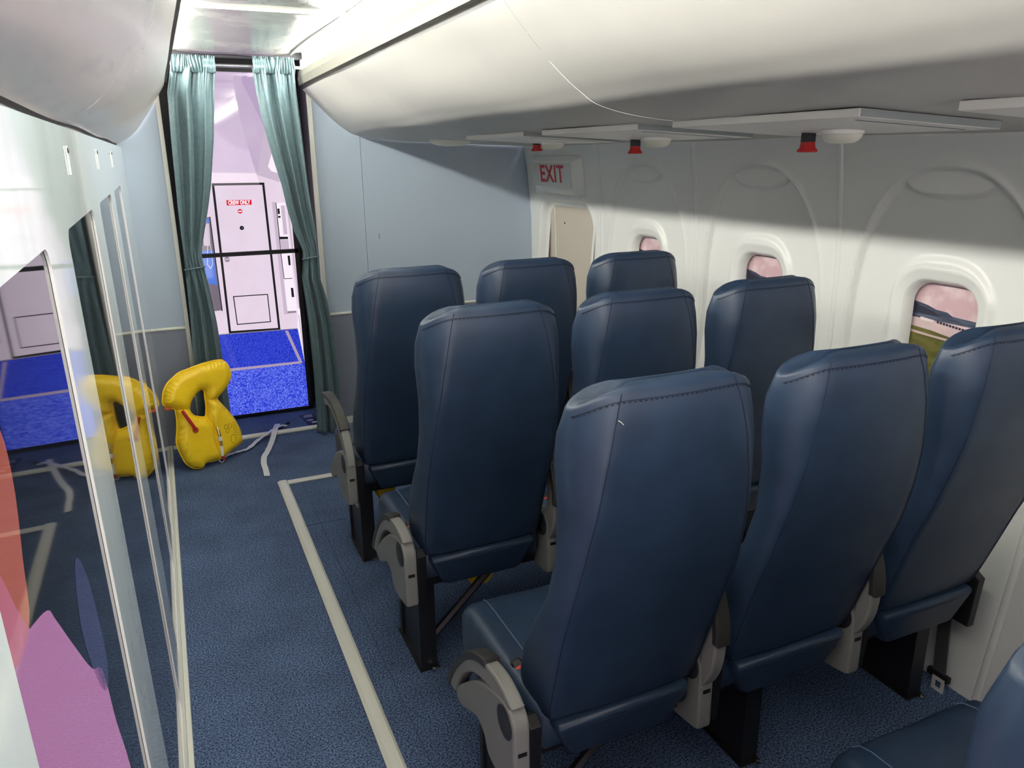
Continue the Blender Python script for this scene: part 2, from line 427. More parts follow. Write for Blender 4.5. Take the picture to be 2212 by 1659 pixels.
# ---- curved side wall with window panels
bk = MB(); zs = np.linspace(0, 1.72, 30)
bk.rings([[(wall_x(z) + .075, y, z) for z in zs] for y in (YB, 4.56)], False, False)
wall_right = bk.build('wall_right', 'side_wall'); tag(wall_right, kind='structure')
def rr_sdf(u, v, hu, hv, r):
    qx = np.abs(u) - (hu - r); qy = np.abs(v) - (hv - r)
    return np.hypot(np.maximum(qx, 0), np.maximum(qy, 0)) + np.minimum(np.maximum(qx, qy), 0) - r
WZ, WHW, WHH, WR = 1.03, 0.135, 0.185, 0.085
def panel_height(u, z):
    """relief towards the cabin, metres"""
    g = ((np.maximum(z - 1.0, 0) / .545) ** 2.3 + (np.abs(u) / .335) ** 2.3) ** (1 / 2.3) - 1
    d = g * 0.33
    fade = sstep(.40, .85, z)
    h = -0.016 * sstep(.008, -.008, d) * fade
    h = h + 0.008 * np.exp(-((d - .006) / .007) ** 2) * fade
    low = 1.468 + .055 * np.minimum(np.abs(u) / .165, 1.4) ** 4
    pk = sstep(-.008, .002, z - low) * sstep(.004, -.012, d)
    h = h + 0.020 * pk * sstep(1.57, 1.47, z) 
    w = rr_sdf(u, z - WZ, WHW, WHH, WR)
    h = h + 0.016 * sstep(.062, .040, w + .012 * np.sin(3 * np.arctan2(z - WZ, u)))
    h = h - 0.012 * sstep(.030, .0, w)
    # gentle swell of the moulding and rounded panel borders
    h = h - 0.006 * (np.clip((np.abs(u) - .385) / .018, 0, 1)) ** 2
    return h
def relief_panel(name, y0, y1, z0, z1, hfun, hole, step=0.0065, m='side_wall', parent=None):
    yc = (y0 + y1) / 2
    ny = int((y1 - y0) / step) + 1; nz = int((z1 - z0) / step) + 1
    U = np.linspace(y0 - yc, y1 - yc, ny); Zs = np.linspace(z0, z1, nz)
    UU, ZZ = np.meshgrid(U, Zs)
    S = hole(UU, ZZ) if hole else np.ones_like(UU)
    X = wall_x(ZZ) - hfun(UU, ZZ)
    vs = np.stack([X, UU + yc, ZZ], -1).reshape(-1, 3)
    idx = np.arange(ny * nz).reshape(nz, ny)
    keep = np.maximum.reduce([S[:-1, :-1], S[1:, :-1], S[:-1, 1:], S[1:, 1:]]) > -0.004
    a, b_, c, d = idx[:-1, :-1][keep], idx[:-1, 1:][keep], idx[1:, 1:][keep], idx[1:, :-1][keep]
    mb = MB(); mb.add(vs.tolist(), list(zip(a.tolist(), b_.tolist(), c.tolist(), d.tolist())))
    return mb.build(name, m, parent, angle=None)
BAYS = [(2.835, 3.645), (2.025, 2.829), (1.215, 2.019), (0.405, 1.209), (-0.405, 0.399)]
mat('view_sky', s8(214, 178, 184), 0.5, noise=(16, s8(232, 206, 208), 0.45, 0.62))
mat('view_terminal', s8(64, 70, 90), 0.5, noise=(60, s8(96, 104, 124), 0.45, 0.6), stretch=(1, 0.2, 3))
mat('view_dark', s8(44, 44, 62), 0.5)
mat('view_apron', s8(226, 198, 198), 0.5, noise=(20, s8(214, 186, 188), 0.4, 0.6))
mat('view_grass', s8(122, 116, 58), 0.5, noise=(30, s8(98, 96, 46), 0.4, 0.62), stretch=(1, 0.4, 2.0))
mat('view_white', s8(240, 226, 224), 0.5)
def glass_mat():
    m = bpy.data.materials.new('clear_pane'); m.use_nodes = True; nt = m.node_tree; nt.nodes.clear()
    t = nt.nodes.new('ShaderNodeBsdfTransparent'); g = nt.nodes.new('ShaderNodeBsdfGlossy'); g.inputs['Roughness'].default_value = 0.05
    mx = nt.nodes.new('ShaderNodeMixShader'); o = nt.nodes.new('ShaderNodeOutputMaterial')
    mx.inputs[0].default_value = 0.035; nt.links.new(t.outputs[0], mx.inputs[1]); nt.links.new(g.outputs[0], mx.inputs[2]); nt.links.new(mx.outputs[0], o.inputs[0])
    MATS['clear_pane'] = m
glass_mat()
for k, (y0, y1) in enumerate(BAYS):
    yc = (y0 + y1) / 2
    relief_panel('wall_panel', y0, y1, 0.0, 1.645, panel_height, lambda u, z: rr_sdf(u, z - WZ, WHW, WHH, WR) - .020, parent=wall_right)
    # recessed strip between panels
    sb = MB(); zz = np.linspace(0, 1.645, 24)
    sb.rings([[(wall_x(z) + dx, y, z) for z in zz] for y, dx in ((y1 - .010, .004), (y1 - .007, -.0005), (y1 - .003, -.0035), (y1 + .003, -.004), (y1 + .009, -.0035), (y1 + .013, -.0005), (y1 + .016, .004))], False, False)
    sb.build('panel_joint', 'side_wall', wall_right, angle=None)
    # the window: reveal frame, pane and the printed airfield behind it
    win = empty('window_%d' % (k + 1), (2.16, yc, WZ)); tag(win, kind='structure')
    loops = []
    for off, dx in ((.036, -.0003), (.032, -.0014), (.022, -.0014), (.012, -.0014), (.006, -.0035), (-.002, -.002), (-.006, .012), (-.016, .030), (-.020, .046)):
        lp = rr(0, 0, WHW + off, WHH + off, WR + off, 10)
        loops.append([(float(wall_x(WZ + v) - panel_height(np.array(u), np.array(WZ + v)) if dx <= .0005 else wall_x(WZ + v) + dx) + (dx if dx <= .0005 else 0) - 2.16, u, v) for u, v in lp])
    MB().rings(loops, False).build('window_frame', 'side_wall', win, angle=50)
    lp = rr(0, 0, WHW - .012, WHH - .012, WR - .012, 8)
    MB().poly(lp, .045, .048, .0005, lambda u, v, d: (d + .0, u, v)).build('pane', 'clear_pane', win, smooth=False)
    vb = MB(); D = .062
    def vq(pts, mi, lay):
        vb.cm = mi; vb.add([(D - lay * .0006, u, v) for u, v in pts], [tuple(range(len(pts)))])
    vq([(-.2, -.2), (.2, -.2), (.2, .2), (-.2, .2)], 0, 0)
    vq([(.2, .045), (-.2, .045), (-.2, .06), (-.02, .068), (.0, .078), (.04, .08), (.07, .09), (.12, .098), (.2, .09)], 1, 1)
    vq([(.2, .06), (.02, .06), (.05, .074), (.1, .086), (.13, .094), (.2, .085)], 2, 2)
    vq([(.2, .048), (-.2, .030), (-.2, -.2), (.2, -.2)], 3, 3)
    for q in range(9): vq([(.03 - q * .011, .046 - q * .001), (.022 - q * .011, .0455 - q * .001), (.022 - q * .011, .038 - q * .001), (.03 - q * .011, .0385 - q * .001)], 2, 4)
    vq([(.09, .05), (.04, .046), (.045, .038), (.09, .040)], 5, 4)
    vq([(-.085, .046), (-.1, .044), (-.1, .022), (-.085, .022)], 5, 4)
    vq([(-.07, .030), (-.11, .026), (-.115, .016), (-.08, .020)], 5, 5)
    vq([(.2, .022), (.05, .012), (-.04, .000), (-.05, -.006), (.05, -.002), (.2, .010)], 4, 4)
    vq([(.2, -.002), (-.2, -.020), (-.2, -.2), (.2, -.2)], 4, 4)
    vb.build('view_print', ['view_sky', 'view_terminal', 'view_dark', 'view_apron', 'view_grass', 'view_white'], win, smooth=False)
# rearmost plain stretch of side wall
sb = MB(); zz = np.linspace(0, 1.645, 30); sb.rings([[(wall_x(z), y, z) for z in zz] for y in (YB, -0.411)], False, False)
sb.build('wall_panel', 'side_wall', wall_right)
# exit door bay
DY, DHW, DZ, DHH, DR = 4.065, 0.315, 0.74, 0.59, 0.13
def door_height(u, z):
    w = rr_sdf(u - (DY - 4.1005), z - DZ, DHW, DHH, DR)
    h = 0.006 * sstep(.05, .02, w) - 0.020 * sstep(.016, -.004, w)
    return h - 0.006 * (np.clip((np.abs(u) - .432) / .018, 0, 1)) ** 2
relief_panel('wall_panel', 3.651, 4.549, 0.0, 1.645, door_height, lambda u, z: rr_sdf(u - (DY - 4.1005), z - DZ, DHW, DHH, DR) - .018, parent=wall_right)
d1 = MB(); lp_ = []
for off, dx in ((.036, None), (.028, None), (.020, None), (.012, None), (.005, None), (-.002, None), (-.006, .026), (-.012, .038), (-.03, .045)):
    lp = rr(DY, DZ, DHW + off, DHH + off, DR + off, 10)
    lp_.append([(float(wall_x(v)) + (dx if dx else -.0008 - float(door_height(np.array(u - 4.1), np.array(v)))), u, v) for u, v in lp])
d1.rings(lp_, False)
door1 = d1.build('door_1', 'side_wall', angle=50); tag(door1, kind='structure')
db = MB(); nz = 40; zz = np.linspace(DZ - DHH, DZ + DHH, nz)
db.rings([[(float(wall_x(z)) + .046, y, z) for z in zz] for y in (DY - DHW - .01, DY + DHW + .01)], False, False)
db.build('door_leaf', 'door_beige', door1)
MB().tube([(float(wall_x(z)) + .044, DY + .215, z) for z in np.linspace(.2, 1.31, 16)], .004, 6).build('leaf_seam', 'trim_white', door1)
for (y, z) in ((4.165, 1.20), (4.15, .96)):
    MB().lathe([(.006, 0), (.004, -.004), (.001, -.005)], 10, (float(wall_x(z)) + .046, y, z), 'x').build('screw', 'gasket', door1)
# exit sign on its moulded block
ex = empty('exit_sign', (2.13, 4.13, 1.48)); tag(ex, 'white moulded exit sign with red EXIT letters above the beige door recess', 'sign')
b = MB(); tl = 0.045
def exw(u, v, d): return (float(wall_x(1.48 + v)) - 2.13 - d, u, v)
b.rings([[exw(u, v, -.004) for u, v in rr(0, 0, .318, .112, .03)], [exw(u, v, .012) for u, v in rr(0, 0, .313, .108, .03)],
         [exw(u, v, .040) for u, v in rr(-.020, .003, .255, .088, .03)], [exw(u, v, .046) for u, v in rr(-.020, .003, .248, .082, .028)]], True)
b.build('sign_block', 'side_wall', ex, angle=50)
b = MB(); b.poly(rr(-.022, .003, .228, .064, .004, 2), .0465, .049, .0008, lambda u, v, d: exw(u, v, d)); b.build('sign_plate', 'exit_plate', ex, smooth=False)
me = text_mesh('EXIT', 0.134, 1.06, 0.0026, 0.0006, 1.04); me.materials.append(MATS['exit_red'])
lx = 2.13 - float(wall_x(1.488)) ; place_text(me, (-lx - .050, -.026, .004), (0, -1, 0), (-0.11, 0, 1))
obj('lettering', me, ex)

# ================================================================== OVERHEAD BINS AND LIGHTS
def extrude_y(prof, y0, y1, n=1, wav=None):
    rs = []
    for j in range(n + 1):
        y = y0 + (y1 - y0) * j / n
        rs.append([(x, y, z + (wav(k, y) if wav else 0)) for k, (x, z) in enumerate(prof)])
    return rs
RB = smooth_curve([(.790, 1.950), (.812, 1.925), (.852, 1.882), (.90, 1.830), (.947, 1.786), (1.0, 1.747), (1.071, 1.713), (1.25, 1.686), (1.63, 1.664), (2.105, 1.645)], 5)
LB = smooth_curve([(.098, 1.957), (.085, 1.935), (.054, 1.885), (.018, 1.832), (-.019, 1.784), (-.06, 1.735), (-.10, 1.700), (-.150, 1.668)], 6)
def bin_unit(name, label, prof, lip, roof, m, joints):
    root = empty(name, (prof[0][0], 0, prof[0][1])); tag(root, label, 'overhead bin')
    ox, oz = prof[0]
    for y0, y1 in zip(joints, joints[1:]):
        b = MB(); b.rings([[(x - ox, y, z - oz) for x, y, z in r] for r in extrude_y(prof, y0 + .0004, y1 - .0004, 30, lambda k, y: 0.0025 * math.sin(5.1 * y + k * .22) * (1 if name else 0))], False, False)
        o = b.build('bin_panel', m, root, angle=None)
    b = MB(); b.rings([[(x - ox, y, z - oz) for x, z in lip] for y in (joints[0], joints[-1])], True)
    b.build('lip', 'lip_cream', root, smooth=False)
    gx = sorted((prof[0][0], roof[0][0] + (.012 if roof[0][0] > .5 else -.012)))
    MB().box(gx[0] + (.012 if roof[0][0] > .5 else 0) - ox, gx[1] - (0 if roof[0][0] > .5 else .012) - ox, joints[0], joints[-1], -.010, .024).build('gap_shade_strip', 'black', root, smooth=False)  # black strip added so the slit under the lip reads as deep shade
    b = MB(); b.rings([[(x - ox, y, z - oz) for x, z in roof] for y in (joints[0], joints[-1])], True)
    b.build('cove_back', 'trim_white', root, smooth=False)
    return root
bin_unit('overhead_bin', 'long curved white overhead bin above the three seat rows', RB,
         [(.772, 1.968), (.768, 2.006), (.776, 2.040), (.784, 2.040), (.782, 2.0), (.788, 1.968)],
         [(.80, 1.975), (.80, 2.15), (.82, 2.15), (.82, 1.975)], 'bin_white', [YB, -1.03, .39, 1.81, 3.23, 4.540])
bin_unit('overhead_bin', 'scuffed curved white overhead bin above the glossy display partition', LB,
         [(.112, 1.968), (.116, 2.006), (.108, 2.040), (.100, 2.040), (.102, 2.0), (.096, 1.968)],
         [(.07, 1.975), (.07, 2.15), (.05, 2.15), (.05, 1.975)], 'bin_scuffed', [YB, -1.03, .39, 1.81, 4.540])
# black box standing in for the shade in the gap between bin and partition
o = MB().box(-.24, -.16, YB, YF, 1.60, 1.74).build('gap_shade_box', 'black', smooth=False); tag(o, kind='structure')
for name, x0, x1, lab in (('light_strip', .782, .796, 'bright white light strip in the cove of the bin over the seats'),
                          ('light_strip', .078, .094, 'white light strip hidden in the cove of the scuffed bin')):
    r = empty(name, ((x0 + x1) / 2, 0, 2.06)); tag(r, lab, 'light strip')
    MB().rbox(x0 - (x0 + x1) / 2, x1 - (x0 + x1) / 2, YB + .02, 4.50, -.012, .030, .002).build('diffuser', 'led', r, smooth=False)
    xm = 0.011 if x0 > .5 else -0.011
    MB().box(min(xm - .004, xm + .004), max(xm - .004, xm + .004), YB + .02, 4.50, -.02, .035).build('channel', 'psu_grey', r, smooth=False)

# service panels under the bin
psu_lab = ['flat white service panel under the bin nearest the blue partition',
           'flat white service panel under the bin above the middle seat row',
           'flat white service panel under the bin over the row with the hanging belt',
           'flat white service panel under the bin over the rearmost seats']
for k, (y0, y1) in enumerate(((2.795, 3.404), (2.005, 2.635), (1.20, 1.834), (.35, .985))):
    r = empty('service_panel', (1.3, (y0 + y1) / 2, 1.6705)); r.rotation_euler = (0, .053, 0); tag(r, psu_lab[k], 'service panel', 'service panels under the overhead bin')
    hy = (y1 - y0) / 2
    MB().rbox(0, .43, -hy, hy, -.006, .011, .001).build('panel_board', 'psu_white', r, smooth=False)
    MB().box(.002, .428, -hy - .0012, -hy, -.005, .010).build('end_cap', 'psu_grey', r, smooth=False)  # grey sheet over the rear end, its shadow put into the colour
    MB().box(.06, .40, -hy + .06, -hy + .066, -.0068, -.0058).build('slot', 'seam_dark', r, smooth=False)
kn = [(1.66, 3.415), (1.65, 2.555), (1.645, 1.685)]
where = ['close to the EXIT sign', 'near the middle window', 'above the hanging-belt row']
for (x, y), wh in zip(kn, where):
    zt = 1.660 if y > 3 else 1.644
    r = empty('warning_knob', (x, y, zt)); tag(r, 'red flared cap on black stem under the bin ' + wh, 'knob', 'red capped knobs under the overhead bin')
    MB().lathe([(.019, .004), (.0195, -.020), (.018, -.021)], 20).build('stem', 'cap_dark', r)
    MB().lathe([(.0185, -.018), (.0195, -.028), (.021, -.036), (.027, -.042), (.0275, -.046), (.024, -.048), (.012, -.0475)], 24).build('cap', 'red_rubber', r)
lp = [(1.63, 3.19), (1.60, 2.345), (1.60, 1.525)]
for (x, y), wh in zip(lp, where):
    r = empty('dome_lamp', (x, y, 1.6465)); tag(r, 'cream round dome beside the red cap ' + wh, 'dome', 'cream domes under the overhead bin')
    MB().lathe([(.052, .004), (.052, -.006), (.050, -.008)], 28).build('base', 'psu_white', r)
    MB().lathe([(.0495, -.007), (.046, -.016), (.040, -.023), (.030, -.028), (.012, -.0295)], 28).build('dome', 'lamp_cream', r)
r = empty('dome_lamp', (1.47, 4.08, 1.675)); tag(r, 'wide shallow white dome under the bin close to the blue partition', 'dome', 'cream domes under the overhead bin')
MB().lathe([(.118, .006), (.118, -.006), (.114, -.009)], 32).build('base', 'psu_white', r)
MB().lathe([(.113, -.008), (.10, -.018), (.07, -.027), (.03, -.031)], 32).build('dome', 'lamp_cream', r)

# ================================================================== DOORWAY: DISPLAY, ROD, CURTAINS
YS = 4.95
scr_mat('pic_wall', s8(236, 219, 236), 0.95, (6, s8(232, 211, 230)))
scr_mat('pic_ceil', s8(198, 176, 206), 0.95, (5, s8(206, 186, 212)))
scr_mat('pic_ceil2', s8(188, 166, 200), 0.95)
scr_mat('pic_white', s8(250, 238, 250), 1.0)
scr_mat('pic_black', s8(34, 32, 36), 0.8)
scr_mat('pic_grey', s8(150, 140, 150), 0.9)
scr_mat('pic_shade', s8(206, 188, 208), 0.95)
scr_mat('pic_blue', s8(22, 36, 176), 0.95, (150, s8(76, 98, 246)))
scr_mat('pic_blue2', s8(30, 46, 200), 1.0, (120, s8(120, 140, 255)))
scr_mat('pic_line', s8(178, 160, 190), 0.9)
scr_mat('pic_red', s8(220, 24, 44), 1.0)
scr_mat('pic_cloth', s8(86, 128, 226), 0.9)
scr_mat('pic_seat', s8(124, 112, 126), 0.9)
PIC = ['pic_wall', 'pic_ceil', 'pic_ceil2', 'pic_white', 'pic_black', 'pic_grey', 'pic_shade', 'pic_blue', 'pic_blue2', 'pic_line', 'pic_red', 'pic_cloth', 'pic_seat']
disp = empty('doorway_display', (.45, YS, 0)); tag(disp, 'tall glowing doorway display showing a pink galley with a crew door and blue carpet', 'display')
SX0, SX1, ZB, ZM0, ZM1, ZT = .17, .735, .026, 1.027, 1.050, 2.066
def c1(x, y): return (x / 2.962, y / 2.962)
def c4(x, y): return (340 + x / 4.88, 380 + y / 4.88)
def c5(x, y): return (330 + x / 4.367, 680 + y / 4.367)
def clip(poly, z0, z1):
    def half(P, ax, lim, sg):
        out = []
        for i in range(len(P)):
            a, b = P[i], P[(i + 1) % len(P)]
            ia, ib = sg * (a[ax] - lim) >= 0, sg * (b[ax] - lim) >= 0
            if ia: out.append(a)
            if ia != ib:
                t = (lim - a[ax]) / (b[ax] - a[ax]); out.append((a[0] + t * (b[0] - a[0]), a[1] + t * (b[1] - a[1])))
        return out
    P = list(poly)
    for ax, lim, sg in ((0, SX0 + .004, 1), (0, SX1 - .004, -1), (1, z0, 1), (1, z1, -1)):
        if len(P) < 3: return []
        P = half(P, ax, lim, sg)
    return P
class Pic:
    def __init__(s): s.up = MB(); s.lo = MB(); s.lay = 0
    def q(s, pts, m, conv=None):
        if conv: pts = [tuple(on(*conv(*p), 1, YS)[[0, 2]]) for p in pts]
        s.lay += 1
        for b, z0, z1 in ((s.up, ZM1, ZT), (s.lo, ZB, ZM0)):
            P = clip(pts, z0, z1)
            if len(P) >= 3:
                b.cm = PIC.index(m); b.add([(x - .45, -s.lay * .00012, z) for x, z in P], [tuple(range(len(P)))])
    def line(s, p, q, wd, m, conv):
        p = on(*conv(*p), 1, YS)[[0, 2]]; q = on(*conv(*q), 1, YS)[[0, 2]]
        d = (q - p) / np.linalg.norm(q - p); n = np.array([-d[1], d[0]]) * wd / 2; p = p - d * wd / 2; q = q + d * wd / 2
        s.q([tuple(p + n), tuple(q + n), tuple(q - n), tuple(p - n)], m)
    def frame(s, pts, wd, m, conv):
        for a, b in zip(pts, pts[1:] + pts[:1]): s.line(a, b, wd, m, conv)
    def disc(s, c, r, m, conv, n=20):
        c = on(*conv(*c), 1, YS)[[0, 2]]
        s.q([(c[0] + r * math.cos(2 * math.pi * k / n), c[1] + r * math.sin(2 * math.pi * k / n)) for k in range(n)], m)
pc = Pic()
pc.q([(0, 0), (1, 0), (1, 2.2), (0, 2.2)], 'pic_wall')
pc.q([(1200, 300), (2000, 300), (2000, 1125), (1650, 1103), (1200, 1098)], 'pic_ceil', c1)
pc.q([(1560, 300), (2000, 300), (2000, 1125), (1650, 1103), (1690, 810), (1545, 520)], 'pic_ceil2', c1)
pc.q([(1692, 800), (1730, 800), (1900, 1200), (1640, 1118), (1650, 1105)], 'pic_shade', c1)
pc.q([(1745, 955), (1800, 950), (1850, 1160), (1800, 1115), (1735, 1095), (1714, 1065)], 'pic_white', c1)
pc.line((1365, 1102), (1650, 1107), .006, 'pic_shade', c1)
# crew door
pc.q([(575, 100), (1110, 90), (1280, 1610), (760, 1650)], 'pic_wall', c4)
pc.frame([(585, 90), (1115, 82), (1285, 1612), (765, 1648)], .0135, 'pic_black', c4)
pc.frame([(802, 1272), (1160, 1248), (1192, 1536), (843, 1565)], .006, 'pic_black', c4)
pc.q([(726, 256), (990, 250), (994, 304), (732, 312)], 'pic_red', c4)
pc.disc((871, 373), .0135, 'pic_red', c4)
pc.q([(853, 367), (889, 367), (889, 380), (853, 380)], 'pic_white', c4)
pc.disc((890, 548), .0125, 'pic_black', c4)
pc.disc((894, 546), .003, 'pic_grey', c4, 8)
pc.disc((734, 880), .016, 'pic_grey', c4)
pc.q([(706, 873), (762, 870), (762, 884), (706, 888)], 'pic_shade', c4)
# galley units on the right
pc.q([(1205, 275), (1240, 275), (1380, 1455), (1335, 1460)], 'pic_shade', c4)
pc.q([(1240, 285), (1345, 280), (1475, 1420), (1370, 1425)], 'pic_white', c4)
pc.line((1248, 285), (1300, 790), .005, 'pic_black', c4); pc.line((1302, 820), (1335, 1080), .004, 'pic_black', c4)
pc.q([(1262, 345), (1285, 342), (1292, 400), (1268, 403)], 'pic_black', c4)
pc.q([(1270, 422), (1297, 420), (1298, 440), (1272, 442)], 'pic_black', c4)
pc.q([(1300, 312), (1340, 310), (1372, 615), (1330, 618)], 'pic_shade', c4)
pc.q([(1283, 640), (1375, 640), (1378, 666), (1288, 668)], 'pic_black', c4)
pc.q([(1290, 672), (1380, 672), (1390, 775), (1300, 780)], 'pic_shade', c4)
pc.q([(1370, 840), (1395, 838), (1405, 940), (1382, 942)], 'pic_black', c4)
pc.q([(1405, 1180), (1430, 1178), (1442, 1275), (1415, 1277)], 'pic_black', c4)
pc.line((1338, 1083), (1420, 1078), .004, 'pic_black', c4)
pc.q([(1370, 1425), (1460, 1420), (1462, 1440), (1372, 1448)], 'pic_grey', c4)
pc.line((1350, 150), (1530, 1659), .003, 'pic_grey', c4)
# jump seat and blue cover on the left
pc.q([(440, 440), (555, 432), (680, 1415), (600, 1425), (440, 800)], 'pic_seat', c4)
pc.line((553, 435), (682, 1418), .006, 'pic_black', c4)
pc.q([(515, 500), (545, 500), (560, 735), (490, 735), (480, 640)], 'pic_shade', c4)
pc.q([(516, 448), (548, 444), (548, 492), (516, 494)], 'pic_cloth', c4)
pc.q([(455, 790), (590, 785), (632, 1160), (600, 1140), (545, 1140), (480, 960), (440, 870)], 'pic_cloth', c4)
for a, b in (((530, 735), (525, 930)), ((525, 930), (560, 975)), ((560, 975), (585, 930)), ((585, 930), (560, 735))): pc.line(a, b, .0025, 'pic_white', c4)
# floor of the picture
pc.q([(400, 205), (640, 185), (1365, 125), (1445, 500), (1500, 860), (1480, 1100), (400, 1100)], 'pic_blue', c5)
pc.q([(400, 560), (735, 528), (1395, 455), (1445, 500), (1500, 860), (1480, 1100), (400, 1100)], 'pic_blue2', c5)
pc.q([(1245, 150), (1275, 147), (1412, 452), (1384, 452)], 'pic_line', c5)
pc.q([(400, 535), (730, 505), (1390, 435), (1396, 457), (735, 530), (400, 562)], 'pic_line', c5)
pc.line((640, 184), (1365, 128), .005, 'pic_grey', c5)
pc.q([(1365, -60), (1560, -60), (1560, 560), (1445, 505), (1365, 125)], 'pic_white', c5)
pc.line((1375, 0), (1442, 500), .003, 'pic_grey', c5)
def display_panel(z0, z1, b):
    p = MB().rbox(SX0 - .45 - .012, SX1 - .45 + .018, .002, .06, z0 - .012, z1 + .012, .002).build('display_panel', 'black_gloss', disp, smooth=False)
    b.build('screen_picture', PIC, p, smooth=False)
    bz = MB()
    bz.box(SX0 - .467, SX0 - .45 + .004, -.010, .003, z0 - .012, z1 + .012).box(SX1 - .45 - .004, SX1 - .45 + .022, -.010, .003, z0 - .012, z1 + .012)
    bz.box(SX0 - .46, SX1 - .432, -.010, .003, z0 - .0125, z0 + .001).box(SX0 - .46, SX1 - .432, -.010, .003, z1 - .001, z1 + .0125)
    bz.build('bezel', 'black', p, smooth=False)
    return p
p_up = display_panel(ZM1, ZT, pc.up); p_lo = display_panel(ZB, ZM0, pc.lo)
ctr = on(*c4(860, 281), 1, YS)
me = text_mesh('CREW ONLY', 0.0325, 0.62, 0.0016, 0.0002, 1.06); me.materials.append(MATS['pic_white'])
place_text(me, (ctr[0] - .45, -.0085, ctr[2]), (1, 0, -0.005), (0, 0, 1)); obj('lettering', me, p_up)

# black card with white print lying on the threshold carpet
ck = empty('black_card', (.695, 4.72, 0)); tag(ck, 'small black card with white printed marks lying on the carpet by the curtain', 'card')
M_ = MB(); M_.poly([(-.045, .115), (.04, .11), (.05, -.12), (-.015, -.12)], .0, .006, .001, lambda u, v, d: (u, v, d)); M_.build('card_body', 'black', ck, smooth=False)
pr = MB()
for (u, v, a, l) in ((-.004, -.005, .6, .03), (-.006, -.02, -.7, .03), (.012, -.018, .5, .025), (.012, -.004, -.6, .02)):
    c_, s_ = math.cos(a), math.sin(a)
    pr.add([(u - l / 2 * c_ - .005 * -s_, v - l / 2 * s_ - .005 * c_, .0064), (u + l / 2 * c_ - .005 * -s_, v + l / 2 * s_ - .005 * c_, .0064),
            (u + l / 2 * c_ + .005 * -s_, v + l / 2 * s_ + .005 * c_, .0064), (u - l / 2 * c_ + .005 * -s_, v - l / 2 * s_ + .005 * c_, .0064)], [(0, 1, 2, 3)])
for k in range(5): pr.box(-.03 + .004 * k, .03, .05 + .011 * k, .053 + .011 * k, .0062, .0066)
pr.box(.005, .04, -.075, -.05, .0062, .0066)
tag(pr.build('printed_marks', 'white_plastic', ck, smooth=False), kind='stuff')

# curtain rod
rd = empty('curtain_rod', (.445, 4.50, 2.052)); tag(rd, 'thin steel curtain rod across the top of the doorway', 'curtain rod')
MB().tube([(-.385, 0, 0), (.385, 0, 0)], .009, 12).build('rod', 'rod_steel', rd)
for s_ in (-1, 1): MB().lathe([(.016, 0), (.016, .006 * s_), (.011, .012 * s_)], 14, (.386 * s_, 0, 0), 'x').build('end_cap', 'rod_steel', rd)

